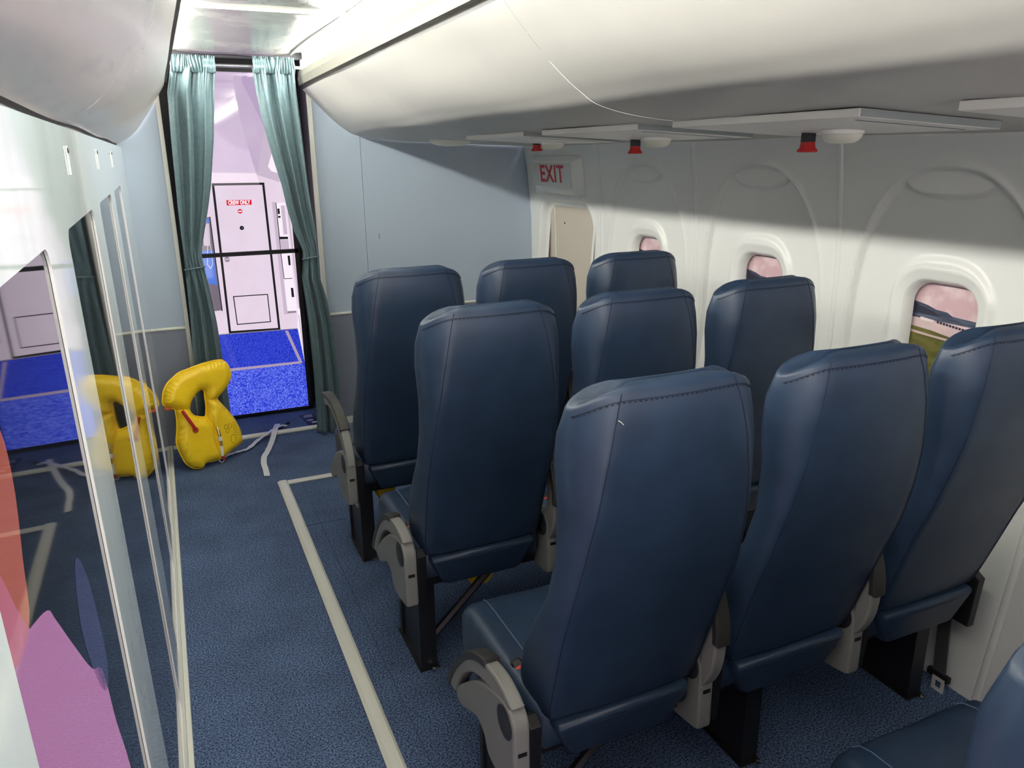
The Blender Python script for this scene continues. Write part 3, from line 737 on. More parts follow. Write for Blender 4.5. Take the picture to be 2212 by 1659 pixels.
def make_curtain(label, edges, tie_z, tie_in, seed, ybase):
    """edges: list of (py, left px, right px) read off the photograph at the curtain plane"""
    rows = []
    for py, pl, pr_ in edges:
        a = on(pl, py, 1, ybase); b = on(pr_, py, 1, ybase)
        rows.append(((a[2] + b[2]) / 2, a[0], b[0]))
    rows.sort(); Z = [r[0] for r in rows]
    root = empty('curtain', (.5 * (rows[0][1] + rows[0][2]), ybase, 0)); tag(root, label, 'curtain', 'doorway curtains')
    cx = root.location.x
    nz, nu = 110, 96
    ztop = 2.038
    zs = np.linspace(max(.012, Z[0]), ztop, nz)
    rs = []; rnd = random.Random(seed)
    ph = [rnd.uniform(0, 6.28) for _ in range(6)]
    for z in zs:
        xl = np.interp(z, Z, [r[1] for r in rows]); xr = np.interp(z, Z, [r[2] for r in rows])
        wd = xr - xl; near = math.exp(-((z - tie_z) / .10) ** 2)
        top = max(0, (z - 1.85) / .2)
        row = []
        for i in range(nu + 1):
            u = i / nu
            f = .75 * math.sin(2 * math.pi * 2.6 * u + ph[0] + .5 * math.sin(1.9 * z + ph[1])) + .28 * math.sin(2 * math.pi * 4.3 * u + ph[2] + .8 * z)
            f2 = math.sin(2 * math.pi * 12 * u + ph[4])
            amp = .030 * (1 - .72 * near)
            edge = min(1, 6 * u, 6 * (1 - u))
            y = -amp * f * (.45 + .55 * edge) - top * .008 * f2 - near * .012 * math.sin(math.pi * u)
            # creases radiating from the tie
            y += near * .006 * math.sin(2 * math.pi * 6 * u + 18 * (z - tie_z))
            x = xl + wd * u + .10 * wd * amp / .03 * .25 * math.sin(2 * math.pi * 3.1 * u + ph[5])*edge
            row.append((x - cx, y, z))
        rs.append(row)
    b = MB(); b.rings(rs, False, False); o = b.build('cloth', 'curtain', root, angle=None)
    so = o.modifiers.new('s', 'SOLIDIFY'); so.thickness = .0025; so.offset = 0
    # gathered heading around the rod
    xl = np.interp(2.03, Z, [r[1] for r in rows]); xr = np.interp(2.03, Z, [r[2] for r in rows])
    hs = []; nu = 220
    for k, z in enumerate(np.linspace(2.012, 2.092, 12)):
        row = []; t = k / 11
        for i in range(nu + 1):
            u = i / nu
            fr = 15; g = math.sin(2 * math.pi * fr * u + 1.4 * math.sin(2 * math.pi * 3 * u) + 5 * t * math.sin(9 * u + seed))
            bulge = .012 * math.sin(math.pi * min(1, t * 1.25)) if t < .8 else .006
            ruff = .010 * (t - .8) / .2 * math.sin(2 * math.pi * 22 * u + 3 * u) if t > .8 else 0
            dens = (1 if (u < .62) == (seed == 3) else 1)
            am = .0065 * (1.0 if (seed == 3 and u < .72) or (seed == 5 and u > .35) else .25)
            row.append((xl + (xr - xl) * u - cx + .002 * math.cos(2 * math.pi * fr * u), -.006 - bulge - am * g - ruff, z + (.003 * math.sin(2 * math.pi * 19 * u) if k == 11 else 0)))
        hs.append(row)
    b = MB(); b.rings(hs, False, False); o = b.build('heading', 'curtain', root, angle=None)
    so = o.modifiers.new('s', 'SOLIDIFY'); so.thickness = .002; so.offset = 0
    # tie band
    xl = np.interp(tie_z, Z, [r[1] for r in rows]); xr = np.interp(tie_z, Z, [r[2] for r in rows])
    ring = [(.5 * (xl + xr) - cx + (.5 * (xr - xl) + .004) * math.cos(a), .020 * math.sin(a) - .006, tie_z + .006 * math.cos(a + .4)) for a in np.linspace(0, 2 * math.pi, 33)]
    MB().tube(ring, .0045, 8, False).build('tie_band', 'curtain', root)
    return root
make_curtain('teal satin curtain tied at mid height, behind the yellow life vest',
             [(135, 370, 465), (165, 366, 464), (200, 361, 463), (300, 369, 462), (400, 379, 456), (450, 384, 450), (500, 390, 442), (535, 395, 437), (553, 397, 436), (575, 400, 440), (600, 402, 446), (650, 407, 458), (700, 412, 469), (780, 418, 482), (860, 425, 494), (925, 430, 503)], 1.03, 0, 3, 4.47)
make_curtain('teal satin curtain tied at mid height, next to the seat row with raised armrest',
             [(140, 544, 634), (170, 549, 636), (200, 554, 639), (250, 564, 646), (300, 578, 652), (350, 593, 658), (400, 609, 664), (450, 621, 672), (500, 636, 681), (525, 648, 685), (541, 655, 687), (560, 655, 687), (600, 653, 691), (650, 661, 706), (700, 668, 716), (800, 678, 728), (900, 685, 737), (948, 686, 738)], 1.055, 0, 5, 4.42)

# ================================================================== LIFE VEST
def c5p(pts): return [c5(*p) for p in pts]
OUT = [(245, 545), (330, 510), (450, 465), (560, 435), (630, 425), (670, 435), (705, 470), (730, 530), (730, 600), (700, 670), (650, 730), (610, 780), (620, 810), (665, 860), (710, 910), (760, 970), (800, 1040), (825, 1100), (838, 1160), (835, 1200), (800, 1230), (750, 1270), (700, 1310), (660, 1345), (600, 1370), (540, 1385), (490, 1400), (470, 1440), (420, 1450), (370, 1440), (310, 1400), (275, 1340), (240, 1270), (220, 1200), (225, 1100), (225, 1000), (215, 930), (200, 890), (130, 870), (90, 840), (90, 770), (105, 700), (140, 640), (190, 590)]
HOL = [(445, 705), (480, 715), (490, 780), (500, 850), (500, 900), (490, 960), (430, 960), (390, 950), (350, 910), (345, 870), (365, 800), (400, 750)]
CR1 = [(490, 960), (540, 1050), (560, 1110), (575, 1180), (600, 1250), (640, 1340)]
CR2 = [(150, 868), (230, 892), (345, 890)]
CR3 = [(606, 790), (540, 800), (495, 800)]
pA = Vector((.006, 4.175, 0.0)); pB = Vector((.245, 4.275, 0.0))
vu = (pB - pA).normalized(); vn0 = Vector((vu.y, -vu.x, 0)).normalized()      # faces the cabin
tilt = math.radians(9); vup = (Vector((0, 0, 1)) * math.cos(tilt) - vn0 * math.sin(tilt)).normalized(); vn = vu.cross(vup).normalized()
if vn.y > 0: vn = -vn
def vest_uv(px, py):
    d = Vector(ray(px, py)); c = Vector((0, 0, CAMH)); t = (pA - c).dot(vn) / d.dot(vn); p = c + d * t - pA
    return (p.dot(vu), p.dot(vup))
def to_uv(pts, closed=True, n=4):
    return np.array(smooth_curve([vest_uv(*c5(*p)) for p in pts], n, closed))
o_uv, h_uv = to_uv(OUT), to_uv(HOL); cr_uv = [to_uv(c, False, 6) for c in (CR1, CR2, CR3)]
zmin = o_uv[:, 1].min()
def inside(P, poly):
    x, y = P[:, 0], P[:, 1]; r = np.zeros(len(P), bool); n = len(poly); j = n - 1
    for i in range(n):
        xi, yi = poly[i]; xj, yj = poly[j]
        c = ((yi > y) != (yj > y)) & (x < (xj - xi) * (y - yi) / (yj - yi + 1e-12) + xi)
        r ^= c; j = i
    return r
def seg_dist(P, poly, closed=True):
    A = poly; B = np.roll(poly, -1, 0)
    if not closed: A, B = A[:-1], B[:-1]
    best = np.full(len(P), 1e9); bp = np.zeros_like(P)
    for a, b in zip(A, B):
        ab = b - a; t = np.clip(((P - a) @ ab) / (ab @ ab + 1e-12), 0, 1); q = a + t[:, None] * ab
        d = np.hypot(*(P - q).T); k = d < best; best[k] = d[k]; bp[k] = q[k]
    return best, bp
st = .0045
us = np.arange(o_uv[:, 0].min() - st, o_uv[:, 0].max() + 2 * st, st); vs_ = np.arange(zmin - st, o_uv[:, 1].max() + 2 * st, st)
G = np.stack(np.meshgrid(us, vs_), -1).reshape(-1, 2); W_ = len(us); H_ = len(vs_)
ins = inside(G, o_uv) & ~inside(G, h_uv)
d1_, q1 = seg_dist(G, o_uv); d2_, q2 = seg_dist(G, h_uv)
dd = np.where(d1_ < d2_, d1_, d2_); qq = np.where((d1_ < d2_)[:, None], q1, q2)
idx = np.arange(W_ * H_).reshape(H_, W_); I = ins.reshape(H_, W_)
keep = (I[:-1, :-1].astype(int) + I[1:, :-1] + I[:-1, 1:] + I[1:, 1:]) >= 3
quads = np.stack([idx[:-1, :-1][keep], idx[:-1, 1:][keep], idx[1:, 1:][keep], idx[1:, :-1][keep]], 1)
from collections import Counter
ec = Counter()
for q in quads.tolist():
    for a, b in zip(q, q[1:] + q[:1]): ec[(min(a, b), max(a, b))] += 1
bd = set(i for e, c in ec.items() if c == 1 for i in e)
used_i = sorted(set(quads.reshape(-1).tolist()))
crd = np.minimum.reduce([seg_dist(G, c, False)[0] for c in cr_uv])
R_ = .052
def infl(d): 
    t = np.clip(d / R_, 0, 1); return np.sqrt(np.clip(1 - (1 - t) ** 2, 0, 1))
ang = np.arctan2(G[:, 1] - .28, G[:, 0] - .12)
Hh = .050 * infl(dd)
Hh = Hh * (0.30 + 0.70 * infl(np.minimum(crd * 1.5, R_)))
pucker = .0042 * np.sin(ang * 46 + 8 * np.sin(ang * 5)) * np.exp(-(dd / .022) ** 2) * np.clip(dd / .006, 0, 1)
Hh = Hh + pucker
mapF, mapB = {}, {}; vv = []
vest = empty('life_vest', tuple(pA)); tag(vest, 'inflated yellow life vest standing on the carpet against the curtain', 'life vest')
def vpt(u, v, h): return vu * u + vup * (v - zmin) + vn * h
for i in used_i:
    if i in bd:
        mapF[i] = mapB[i] = len(vv); vv.append(tuple(vpt(*qq[i], 0)))
    else:
        mapF[i] = len(vv); vv.append(tuple(vpt(*G[i], Hh[i]))); mapB[i] = len(vv); vv.append(tuple(vpt(*G[i], -Hh[i] * .8)))
ff = [tuple(mapF[i] for i in q) for q in quads.tolist()] + [tuple(mapB[i] for i in reversed(q)) for q in quads.tolist()]
b = MB(); b.add(vv, ff); o = b.build('bladder', 'vest_yellow', vest, angle=None)
sm = o.modifiers.new('s', 'SMOOTH'); sm.factor = .5; sm.iterations = 2
# welded rim
for lp in (o_uv, h_uv):
    rim = [vpt(p[0], p[1], .001) + Vector((0, 0, 0)) for p in lp] ; rim.append(rim[0])
    MB().tube(rim, .0035, 6, False).build('welded_rim', 'vest_yellow', vest)
def vsurf(x, y, h): return vpt(*vest_uv(*c5(x, y)), h)
tb = [vsurf(245, 900, .045), vsurf(285, 965, .055), vsurf(330, 1030, .060), vsurf(366, 1078, .056)]
tube_o = MB().tube([tuple(p) for p in tb], [.0085, .0085, .0085, .0095], 12).build('inflation_tube', 'red_rubber', vest)
MB().lathe([(.017, 0), (.016, .003), (.010, .004)], 18).build('tube_collar', 'red_ring', tube_o).matrix_local = Matrix.Translation(vsurf(366, 1080, .050)) @ vn.to_track_quat('Z', 'Y').to_matrix().to_4x4()
cy = [vsurf(575, 1050, .040), vsurf(600, 1135, .042), vsurf(618, 1225, .040)]
cyl = MB().tube([tuple(cy[0]), tuple(cy[0].lerp(cy[1], .12)), tuple(cy[1]), tuple(cy[2])], [.007, .0095, .0095, .009], 12).build('gas_cylinder', 'brass', vest)
MB().tube([tuple(cy[0].lerp(cy[2], .52)), tuple(cy[0].lerp(cy[2], .74))], .0125, 12).build('valve_sleeve', 'white_plastic', cyl)
vl = [vsurf(622, 1232, .036), vsurf(632, 1325, .034)]
MB().tube([tuple(vl[0]), tuple(vl[1])], [.010, .008], 10).build('valve', 'white_plastic', vest)
MB().tube([tuple(vsurf(635, 1325, .034)), tuple(vsurf(648, 1362, .034))], [.009, .007], 10).build('pull_toggle', 'red_rubber', vest)
MB().tube([tuple(vsurf(648, 1360, .036)), tuple(vsurf(635, 1385, .03)), tuple(vsurf(612, 1378, .03)), tuple(vsurf(600, 1362, .032))], .0022, 6).build('pull_cord', 'white_plastic', vest)
MB().tube([tuple(vsurf(105, 885, .01)), tuple(vsurf(130, 888, .014)), tuple(vsurf(158, 886, .012))], [.007, .011, .008], 10).build('signal_light', 'red_ring', vest)
# printed drawing and text on the right lobe (too small to read in the photograph)
pb = MB(); rnd = random.Random(5)
def on_vest(u, v):
    P = np.array([[u, v]]); d_ = min(seg_dist(P, o_uv)[0][0], seg_dist(P, h_uv)[0][0]); c_ = min(seg_dist(P, c, False)[0][0] for c in cr_uv)
    h = .050 * float(infl(np.array(d_))) * (0.30 + 0.70 * float(infl(np.array(min(c_ * 1.5, R_)))))
    return vpt(u, v, h + .0012)
def stroke(p, q, wd=.0012):
    a = vest_uv(*c5(*p)); b_ = vest_uv(*c5(*q)); dx, dy = b_[0] - a[0], b_[1] - a[1]; l = math.hypot(dx, dy) + 1e-9; nx, ny = -dy / l * wd, dx / l * wd
    pb.add([on_vest(a[0] + nx, a[1] + ny), on_vest(b_[0] + nx, b_[1] + ny), on_vest(b_[0] - nx, b_[1] - ny), on_vest(a[0] - nx, a[1] - ny)], [(0, 1, 2, 3)])
for (cx_, cy_) in ((650, 1050), (688, 1040), (665, 1085)):
    pts = [(cx_ + 17 * math.cos(a), cy_ + 22 * math.sin(a)) for a in np.linspace(0, 6.28, 9)]
    for p, q in zip(pts, pts[1:]): stroke(p, q, .0009)
pts = [(720 + 24 * math.cos(a), 1160 + 40 * math.sin(a)) for a in np.linspace(0, 6.28, 11)]
for p, q in zip(pts, pts[1:]): stroke(p, q, .0009)
for k in range(7):
    y = 1008 + k * 19
    for s_ in range(3): stroke((706 + s_ * 24 + k * 5, y - 2 * s_), (724 + s_ * 24 + k * 5, y - 2 * s_ - 2), .0008)
tag(pb.build('printed_marks', 'vest_print', vest, smooth=False), kind='stuff')

# white webbing strap lying on the carpet
def ribbon(name, pts, wd, m, parent, twist=0.0):
    P = [Vector(p) for p in smooth_curve(pts, 7)]; b = MB(); rs = []
    for i, p in enumerate(P):
        t = (P[min(i + 1, len(P) - 1)] - P[max(i - 1, 0)]).normalized(); s_ = Vector((t.y, -t.x, 0)).normalized()
        a = twist * math.sin(i * .55); s_ = (s_ * math.cos(a) + Vector((0, 0, 1)) * abs(math.sin(a)))
        h = wd / 2
        lift = Vector((0, 0, h * abs(math.sin(a))*0.0))
        rs.append([p - s_ * h + Vector((0, 0, .0)) + lift, p + s_ * h + lift, p + s_ * h + Vector((0, 0, .0018)) + lift, p - s_ * h + Vector((0, 0, .0018)) + lift])
    b.rings(rs, True); return b.build(name, m, parent, angle=35)
stp = empty('webbing_strap', (.46, 4.4, 0)); tag(stp, 'creased white webbing strap trailing over the carpet from the life vest', 'strap')
def fl(px, py, z=.003): 
    p = on(px, py, 2, z); return (p[0] - .46, p[1] - 4.4, z)
ribbon('strap_band', [fl(482, 988, .02), fl(503, 979, .012), fl(522, 974, .012), fl(538, 968, .012), fl(556, 952, .014), fl(577, 937, .03), fl(596, 925, .02), fl(612, 918, .012), fl(617, 921, .004)], .030, 'strap_white', stp, .2)
ribbon('strap_band', [fl(600, 916, .010), fl(595, 926, .034), fl(590, 945, .018), fl(585, 960, .012), fl(578, 975, .012), fl(571, 987, .012), fl(570, 1001, .012), fl(574, 1014, .008), fl(577, 1028, .004)], .030, 'strap_white', stp, .2)
p0 = fl(616, 919, .004); p1_ = fl(625, 914, .004)
MB().tube([(p0[0], p0[1], .009), ((p0[0] + p1_[0]) / 2, (p0[1] + p1_[1]) / 2, .010), (p1_[0], p1_[1], .008)], [.006, .009, .005], 8).build('end_clip', 'black', stp)

# ================================================================== SEATS
PITCH = .783; YR3 = 1.25; XC = 1.25; SEATX = (.785, 1.260, 1.738)
ROWY = [2.805, 2.030, YR3, .452]
SEATDX = [.002, -.006, .013, .015]      # how far the seats of each row sit off their common line
# ---- backrest (local: origin on the seat centre line, x across, y forward, z up)
ZB0, ZT0 = .452, 1.203
def zs_(z): return (z - ZB0) / (ZT0 - ZB0)
BZ = [zs_(z) for z in (.452, .5, .6, .7, .8, .9, 1.0, 1.1, 1.16, 1.203)]
def back_y(s): return np.interp(s, BZ, [-.040, -.055, -.085, -.115, -.150, -.176, -.194, -.199, -.194, -.186])
def seam_w(s): return np.interp(s, BZ, [.182, .187, .190, .191, .190, .181, .167, .149, .135, .122])
def side_w(s): return np.interp(s, BZ, [.190, .200, .208, .212, .210, .207, .207, .212, .208, .196])
def depth(s): return np.interp(s, BZ, [.105, .120, .115, .085, .062, .062, .075, .085, .080, .062])
def top_z(ax): return ZT0 - .040 * np.clip((ax - .115) / .09, 0, 1) ** 2
def section(s):
    """closed loop of (x, y, z); starts at the back centre line and runs to +x"""
    wb, ws, d, y0 = float(seam_w(s)), float(side_w(s)), float(depth(s)), float(back_y(s))
    half = []
    nb = 7
    for k in range(nb + 1):                                   # back panel, gently bowed
        x = wb * k / nb; half.append((x, y0 - .008 * (1 - (k / nb) ** 2)))
    # side panel: seam -> wing edge
    p0 = (wb, y0); p3 = (ws, y0 + d); p1 = (wb + (ws - wb) * .55, y0 + d * .12); p2 = (ws + .002, y0 + d * .55)
    for k in range(1, 10):
        t = k / 9
        half.append(tuple((1 - t) ** 3 * p0[i] + 3 * (1 - t) ** 2 * t * p1[i] + 3 * (1 - t) * t * t * p2[i] + t ** 3 * p3[i] for i in (0, 1)))
    # rounded wing edge and dished front
    q0 = p3; q1 = (ws - .002, y0 + d + .022); q2 = (ws - .04, y0 + d + .022); q3 = (ws * .55, y0 + d - .004)
    for k in range(1, 8):
        t = k / 7
        half.append(tuple((1 - t) ** 3 * q0[i] + 3 * (1 - t) ** 2 * t * q1[i] + 3 * (1 - t) * t * t * q2[i] + t ** 3 * q3[i] for i in (0, 1)))
    for k in range(1, 4):
        t = k / 4; half.append((q3[0] * (1 - t), q3[1] - .008 * math.sin(t * math.pi / 2)))
    half.append((0, q3[1] - .008))
    full = half + [(-x, y) for x, y in half[-2:0:-1]]
    return [(x, y, ZB0 + s * (float(top_z(abs(x))) - ZB0)) for x, y in full]
rs = []
# underside roll
s0 = section(0); cxy = np.mean(np.array(s0), 0)
for t, dz in ((.25, -.016), (.10, -.010), (.03, -.004)):
    rs.append([(x + (cxy[0] - x) * t, y + (cxy[1] - y) * t, z + dz) for x, y, z in s0])
for s in np.linspace(0, 1, 36): rs.append(section(s))
s1 = section(1.0); cxy = np.mean(np.array(s1), 0)
for t, dz in ((.03, .004), (.10, .009), (.24, .013), (.5, .015), (.8, .0155)):
    rs.append([(x * (1 - t * .45), y + (cxy[1] - y) * t, z + dz) for x, y, z in s1])
back_me = MB().rings(rs, True).mesh('backrest', 'leather', angle=None)
NSEC = len(s0)
def seam_pts(sgn):
    i = 7 if sgn > 0 else NSEC - 7
    return [rs[k][i] for k in range(3, len(rs) - 4)]
seam_me = {}
for sg in (1, -1):
    seam_me[sg] = MB().tube([(x, y - .0002, z) for x, y, z in seam_pts(sg)], .0011, 5).mesh('side_seam', 'stitch')
# stitched line below the top edge
stm = MB(); lpz = section(.985)
idxs = list(range(NSEC - 14, NSEC)) + list(range(0, 15)); path = [Vector(lpz[i]) for i in idxs]
L_ = [0]
for a, b in zip(path, path[1:]): L_.append(L_[-1] + (b - a).length)
t = .004
while t < L_[-1] - .008:
    def at(d):
        k = max(i for i in range(len(L_)) if L_[i] <= d + 1e-9); k = min(k, len(path) - 2)
        return path[k].lerp(path[k + 1], (d - L_[k]) / (L_[k + 1] - L_[k] + 1e-9))
    a, b = at(t), at(t + .0052); dirv = (b - a).normalized(); out = Vector((a.x * .6, a.y + .10, 0)); out = Vector((out.x, -abs(out.y) - .05, 0)).normalized()
    upv = Vector((0, 0, 1)); c_ = [a, b]
    stm.add([a + out * .0012 - upv * .0009, b + out * .0012 - upv * .0009, b + out * .0012 + upv * .0009, a + out * .0012 + upv * .0009,
             a - out * .002 - upv * .0009, b - out * .002 - upv * .0009, b - out * .002 + upv * .0009, a - out * .002 + upv * .0009],
            [(0, 1, 2, 3), (4, 7, 6, 5), (0, 4, 5, 1), (3, 2, 6, 7), (0, 3, 7, 4), (1, 5, 6, 2)])
    t += .0105
stitch_me = stm.mesh('top_stitching', 'stitch', smooth=False)
topseam_me = MB().tube([p + Vector((0, 0, .003)) for p in path], .0009, 5).mesh('top_seam', 'stitch')
# ---- puffy flap below the backrest
flap_me = MB().poly([(-.166, .440), (.166, .440), (.171, .425), (.128, .338), (.115, .332), (-.115, .332), (-.128, .338), (-.171, .425)], -.062, .02, .016,
                    lambda u, v, d: (u, d + (.44 - v) * .20, v)).mesh('back_flap', 'leather', angle=60)
flapseam_me = MB().tube([(-.160, -.0525, .424), (-.08, -.0605, .424), (.08, -.0605, .424), (.160, -.0525, .424)], .0012, 5).mesh('flap_seam', 'stitch')
# ---- seat cushion
def cushion():
    b = MB(); rs = []
    def ring(y, hw, zt, zb, r):
        pts = []
        for cx_, cz_, a0 in ((hw - r, zt - r, 0), (-hw + r, zt - r, 90), (-hw + .012, zb + .012, 180), (hw - .012, zb + .012, 270)):
            rr_ = r if a0 < 180 else .012
            for k in range(7):
                a = math.radians(a0 + 90 * k / 6); pts.append((cx_ + rr_ * math.cos(a), y, cz_ + rr_ * math.sin(a)))
            if a0 == 0:
                for k in range(1, 10):
                    u = 1 - 2 * k / 10; pts.append((u * (hw - r), y, zt + .004 * (1 - u * u) - .006 * math.exp(-(u / .45) ** 2)))
        return pts
    for y, hw, zt, zb, r in ((-.02, .19, .455, .36, .02), (.0, .208, .470, .355, .03), (.05, .214, .476, .352, .034), (.2, .217, .478, .350, .036), (.34, .217, .480, .350, .036),
                             (.385, .215, .478, .350, .036), (.412, .210, .470, .352, .034), (.428, .202, .455, .356, .03), (.435, .190, .435, .366, .025), (.437, .17, .415, .38, .015)):
        rs.append(ring(y, hw, zt, zb, r))
    b.rings(rs, True); return b.mesh('seat_cushion', 'leather', angle=None)
cush_me = cushion()
pip = {}
for sg in (1, -1):
    pip[sg] = MB().tube([(sg * .148, y, z) for y, z in ((.0, .4725), (.05, .4795), (.2, .4815), (.34, .4835), (.385, .4815), (.412, .4735), (.428, .4585))], .0014, 5).mesh('cushion_piping', 'piping')
dash = MB()
for k in range(26):
    x = -.14 + k * .0112; u = x / .181; z = .4782 + .004 * (1 - u * u) - .006 * math.exp(-(u / .45) ** 2)
    dash.box(x - .003, x + .003, .300, .3018, z - .001, z + .0012)
dash_me = dash.mesh('cushion_stitching', 'stitch', smooth=False)
# ---- armrest (local origin at the pivot; y forward, z up, x across)
AT = .018
def side(u, v, d): return (d, u, v)
hous = [(-.047 * math.cos(a) + 0, .047 * math.sin(a)) for a in np.linspace(0, math.pi * .62, 10)]
lobe = [(.045, .038), (.09, .022), (.135, .002), (.177, -.024), (.22, -.055), (.272, -.098), (.30, -.124), (.308, -.143), (.299, -.160), (.276, -.164), (.245, -.152), (.216, -.137), (.185, -.122), (.162, -.117), (.139, -.121), (.122, -.131), (.114, -.150), (.092, -.168), (.05, -.172), (-.035, -.160), (-.048, -.145)]
hl = hous + smooth_curve(lobe, 3)
house_me = MB().poly(hl, -.019, .019, .006, side).mesh('armrest_housing', 'grey_plastic', angle=20)
cap_me = MB().lathe([(.0375, -.017), (.0375, -.0205), (.035, -.0215), (.02, -.0222)], 28, (0, 0, 0), 'x').mesh('pivot_cap', 'cap_dark')
slot_me = MB().box(-.010, .010, -.0486, -.044, -.058, -.048).mesh('housing_slot', 'black', smooth=False)
outer = smooth_curve([(-.030, .050), (.0, .064), (.05, .073), (.11, .067), (.17, .048), (.232, .010), (.29, -.045), (.338, -.104), (.372, -.160)], 4)
inner = smooth_curve([(.318, -.158), (.296, -.110), (.262, -.064), (.22, -.030), (.175, -.004), (.132, .010), (.086, .016), (.04, .022), (.0, .030)], 4)
arm_me = MB().poly(outer + inner, -.0165, .0165, .006, side).mesh('armrest', 'grey_plastic', angle=20)
po = [p for p in outer if p[0] > .095]
pad_o = []; pad_i = []
for k, p in enumerate(po):
    a = po[max(k - 1, 0)]; b = po[min(k + 1, len(po) - 1)]; dx, dy = b[0] - a[0], b[1] - a[1]; l = math.hypot(dx, dy); nx, ny = -dy / l, dx / l
    pad_o.append((p[0] + nx * .009, p[1] + ny * .009)); pad_i.append((p[0] - nx * .012, p[1] - ny * .012))
pad_me = MB().poly(pad_o + pad_i[::-1], -.0195, .0195, .005, side).mesh('arm_pad', 'charcoal_pad', angle=20)
# ---- frame meshes (row local: origin (XC, row y, 0))
leg_b = MB()
leg_b.box(-.012, .012, .030, .265, .0, .34).box(-.020, .034, .030, .052, .004, .34).box(-.020, .034, .243, .265, .004, .34).box(-.026, .040, .022, .280, 0, .006)
leg_me = leg_b.mesh('leg', 'black_metal', smooth=False)
stick_me = MB().box(-.0142, -.0122, .105, .145, .205, .222).mesh('label_sticker', 'white_plastic', smooth=False)
foot_me = MB().lathe([(.009, .006), (.009, .012), (.004, .014)], 8, (0.02, .012, 0)).mesh('floor_bolt', 'steel')
buck_b = MB().rbox(-.013, .013, -.024, .024, -.012, .010, .004)
buck_me = buck_b.mesh('belt_buckle', 'black', smooth=False)
press_me = MB().rbox(-.0095, .0095, -.022, .004, .0098, .0125, .001).mesh('press_button', 'belt_red', smooth=False)

def make_row():
    root = empty('seat_row', (XC, 0, 0))
    def add(name, me, parent, loc=(0, 0, 0)):
        return obj(name, me, parent, loc)
    for sx in SEATX:
        x = sx - XC
        c = add('seat_cushion', cush_me, root, (x, 0, 0))
        add('cushion_piping', pip[1], c); add('cushion_piping', pip[-1], c); add('cushion_stitching', dash_me, c)
        bk = add('backrest', back_me, root, (x, 0, 0))
        add('side_seam', seam_me[1], bk); add('side_seam', seam_me[-1], bk); add('top_stitching', stitch_me, bk); add('top_seam', topseam_me, bk)
        f = add('back_flap', flap_me, root, (x, 0, 0)); add('flap_seam', flapseam_me, f)
        bu = add('belt_buckle', buck_me, root, (x - .178, .118, .468)); add('press_button', press_me, bu)
        bu.rotation_euler = (.5, -.3, 0)
    for k, ax in enumerate((.544, 1.014, 1.488)):
        h = add('armrest_housing', house_me, root, (ax - XC, -.012, .457))
        add('pivot_cap', cap_me, h); add('housing_slot', slot_me, h)
        a = add('armrest', arm_me, root, (ax - XC, -.012, .457)); add('arm_pad', pad_me, a)
        if k: a.rotation_euler = (math.radians(100), 0, 0)
    for lx in (.605, 1.27, 1.905):
        l = add('leg', leg_me, root, (lx - XC, 0, 0)); add('floor_bolt', foot_me, l)
        if lx < 1: add('label_sticker', stick_me, l)
    b = MB(); b.box(.572 - XC, 1.985 - XC, .04, .085, .298, .345).box(.572 - XC, 1.985 - XC, .215, .262, .298, .345)
    b.build('cross_beam', 'black_metal', root, smooth=False)
    for k in range(3):
        x = SEATX[k] - XC
        b = MB(); b.box(x - .19, x + .19, -.005, .40, .335, .356); b.build('seat_pan', 'black', root, smooth=False)
    for x0 in (.565, 1.035, 1.509, 1.94):
        b = MB(); b.poly([(-.055, .455), (-.030, .470), (.05, .43), (.09, .35), (.06, .300), (-.045, .300)], x0 - XC, x0 - XC + .028, .003, side)
        b.build('side_bracket', 'black_metal', root, smooth=False)
    b = MB(); b.tube([(.86 - XC, .06, .31), (.630 - XC, .06, .09)], .013, 6); b.build('brace', 'black_metal', root, smooth=False)
    return root
row = make_row(); rows_ = [row] + [copy_tree(row) for _ in range(3)]
row_lab = ['row of three navy leather seats with a raised aisle armrest, by the curtained doorway',
           'row of three navy leather seats between the raised-armrest row and the hanging-belt row',
           'row of three navy leather seats with a loose seat belt hanging beside the wall',
           'rearmost row of three navy leather seats behind the row with the hanging belt']
for r, y, lab in zip(rows_, ROWY, row_lab):
    r.location = (XC, y, 0); tag(r, lab, 'seat row', 'rows of navy airliner seats')
for r, dx in zip(rows_, SEATDX):
    for c in r.children:
        if c.name.split('.')[0] in ('seat_cushion', 'backrest', 'back_flap', 'belt_buckle'): c.location.x += dx
arms = [c for c in rows_[0].children if c.name.split('.')[0] == 'armrest']
arms.sort(key=lambda o: o.location.x)
arms[0].rotation_euler = (math.radians(50), 0, 0)
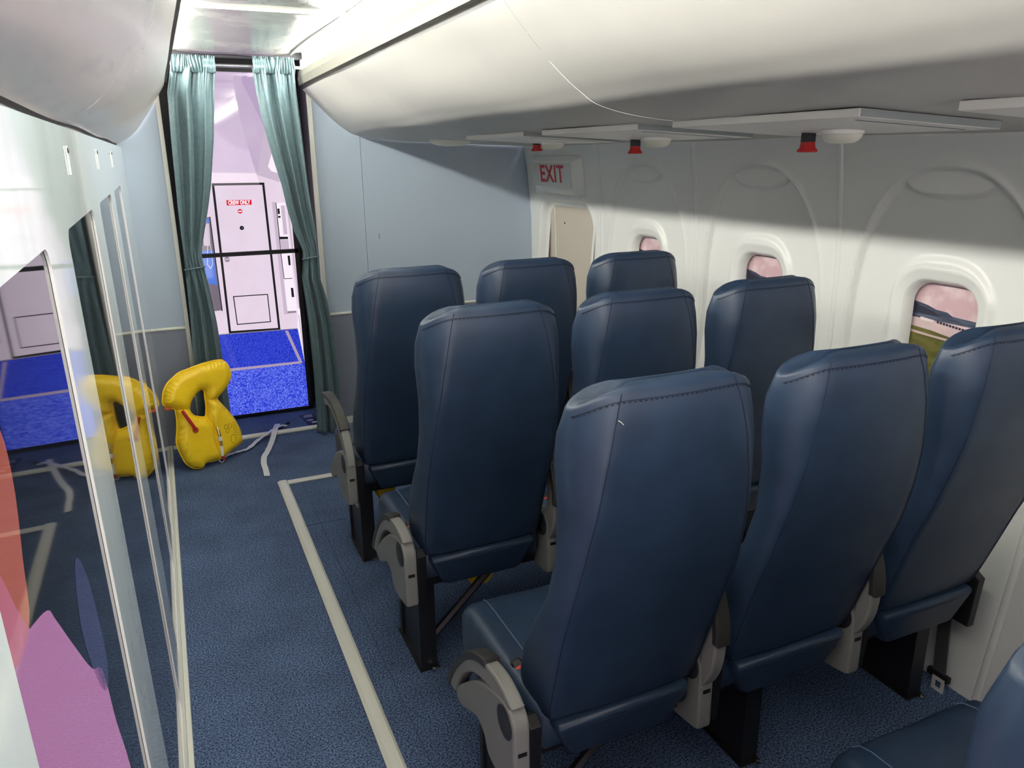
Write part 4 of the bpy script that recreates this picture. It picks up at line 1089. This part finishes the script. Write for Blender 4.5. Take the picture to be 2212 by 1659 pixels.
# loose belt at the window end of the third row
r3 = rows_[2]
for c in r3.children:
    if c.name.split('.')[0] == 'leg': c.location.y += .03
bb = MB(); P = [(2.020 - XC, .075, .335), (2.018 - XC, .070, .20), (2.012 - XC, .060, .10), (2.010 - XC, .055, .045)]
rs = []
for x, y, z in P: rs.append([(x - .003, y - .020, z), (x + .003, y - .020, z), (x + .003, y + .020, z), (x - .003, y + .020, z)])
bb.rings(rs, True); belt = bb.build('seat_belt', 'belt_web', r3, smooth=False)
tg = MB()
def tongue(u, v, d): return (2.0 - XC + d, .07 + u, v)
tg.box(2.000 - XC, 2.016 - XC, .020, .090, .040, .060)
tg.build('belt_slide', 'black', belt, smooth=False)
tm = MB()
for (u0, u1, v0, v1) in ((.028, .038, -.001, .046), (.058, .068, -.001, .046), (.038, .058, -.001, .010), (.038, .058, .034, .046)):
    tm.box(1.998 - XC, 2.002 - XC, u0, u1, v0 + .002, v1 + .002)
tm.build('belt_tongue', 'bright_metal', belt, smooth=False)

bk3 = sorted([c for c in r3.children if c.name.split('.')[0] == 'backrest'], key=lambda o: o.location.x)[0]
tp = [on(px, py, 1, YR3 - .2005) for px, py in ((1336, 909), (1341, 912), (1347, 918))]
MB().tube([(p[0] - XC - bk3.location.x, p[1] - YR3, p[2]) for p in tp], .0009, 5).build('loose_thread', 'white_plastic', bk3)

# folded yellow vest pouches stowed under seats
pl = ['folded yellow life vest pouch under the seat row by the doorway', 'folded yellow life vest pouch under the middle seat row',
      'folded yellow life vest pouch under the row with the hanging belt']
for (x, y, z), lab in zip(((.72, 2.98, .232), (.845, 2.22, .205), (1.16, 1.41, .175)), pl):
    r = empty('vest_pouch', (x, y, z)); tag(r, lab, 'life vest pouch', 'yellow pouches under the seats')
    zt = .298 - z
    b = MB(); b.rings([[(px * s_, py * s_, h) for px, py in rr(0, 0, .042, .055, .015, 4)] for s_, h in ((.25, -.030), (.7, -.020), (1.0, .006), (1.0, zt * .6), (.95, zt))], True)
    b.build('pouch', 'vest_yellow', r)
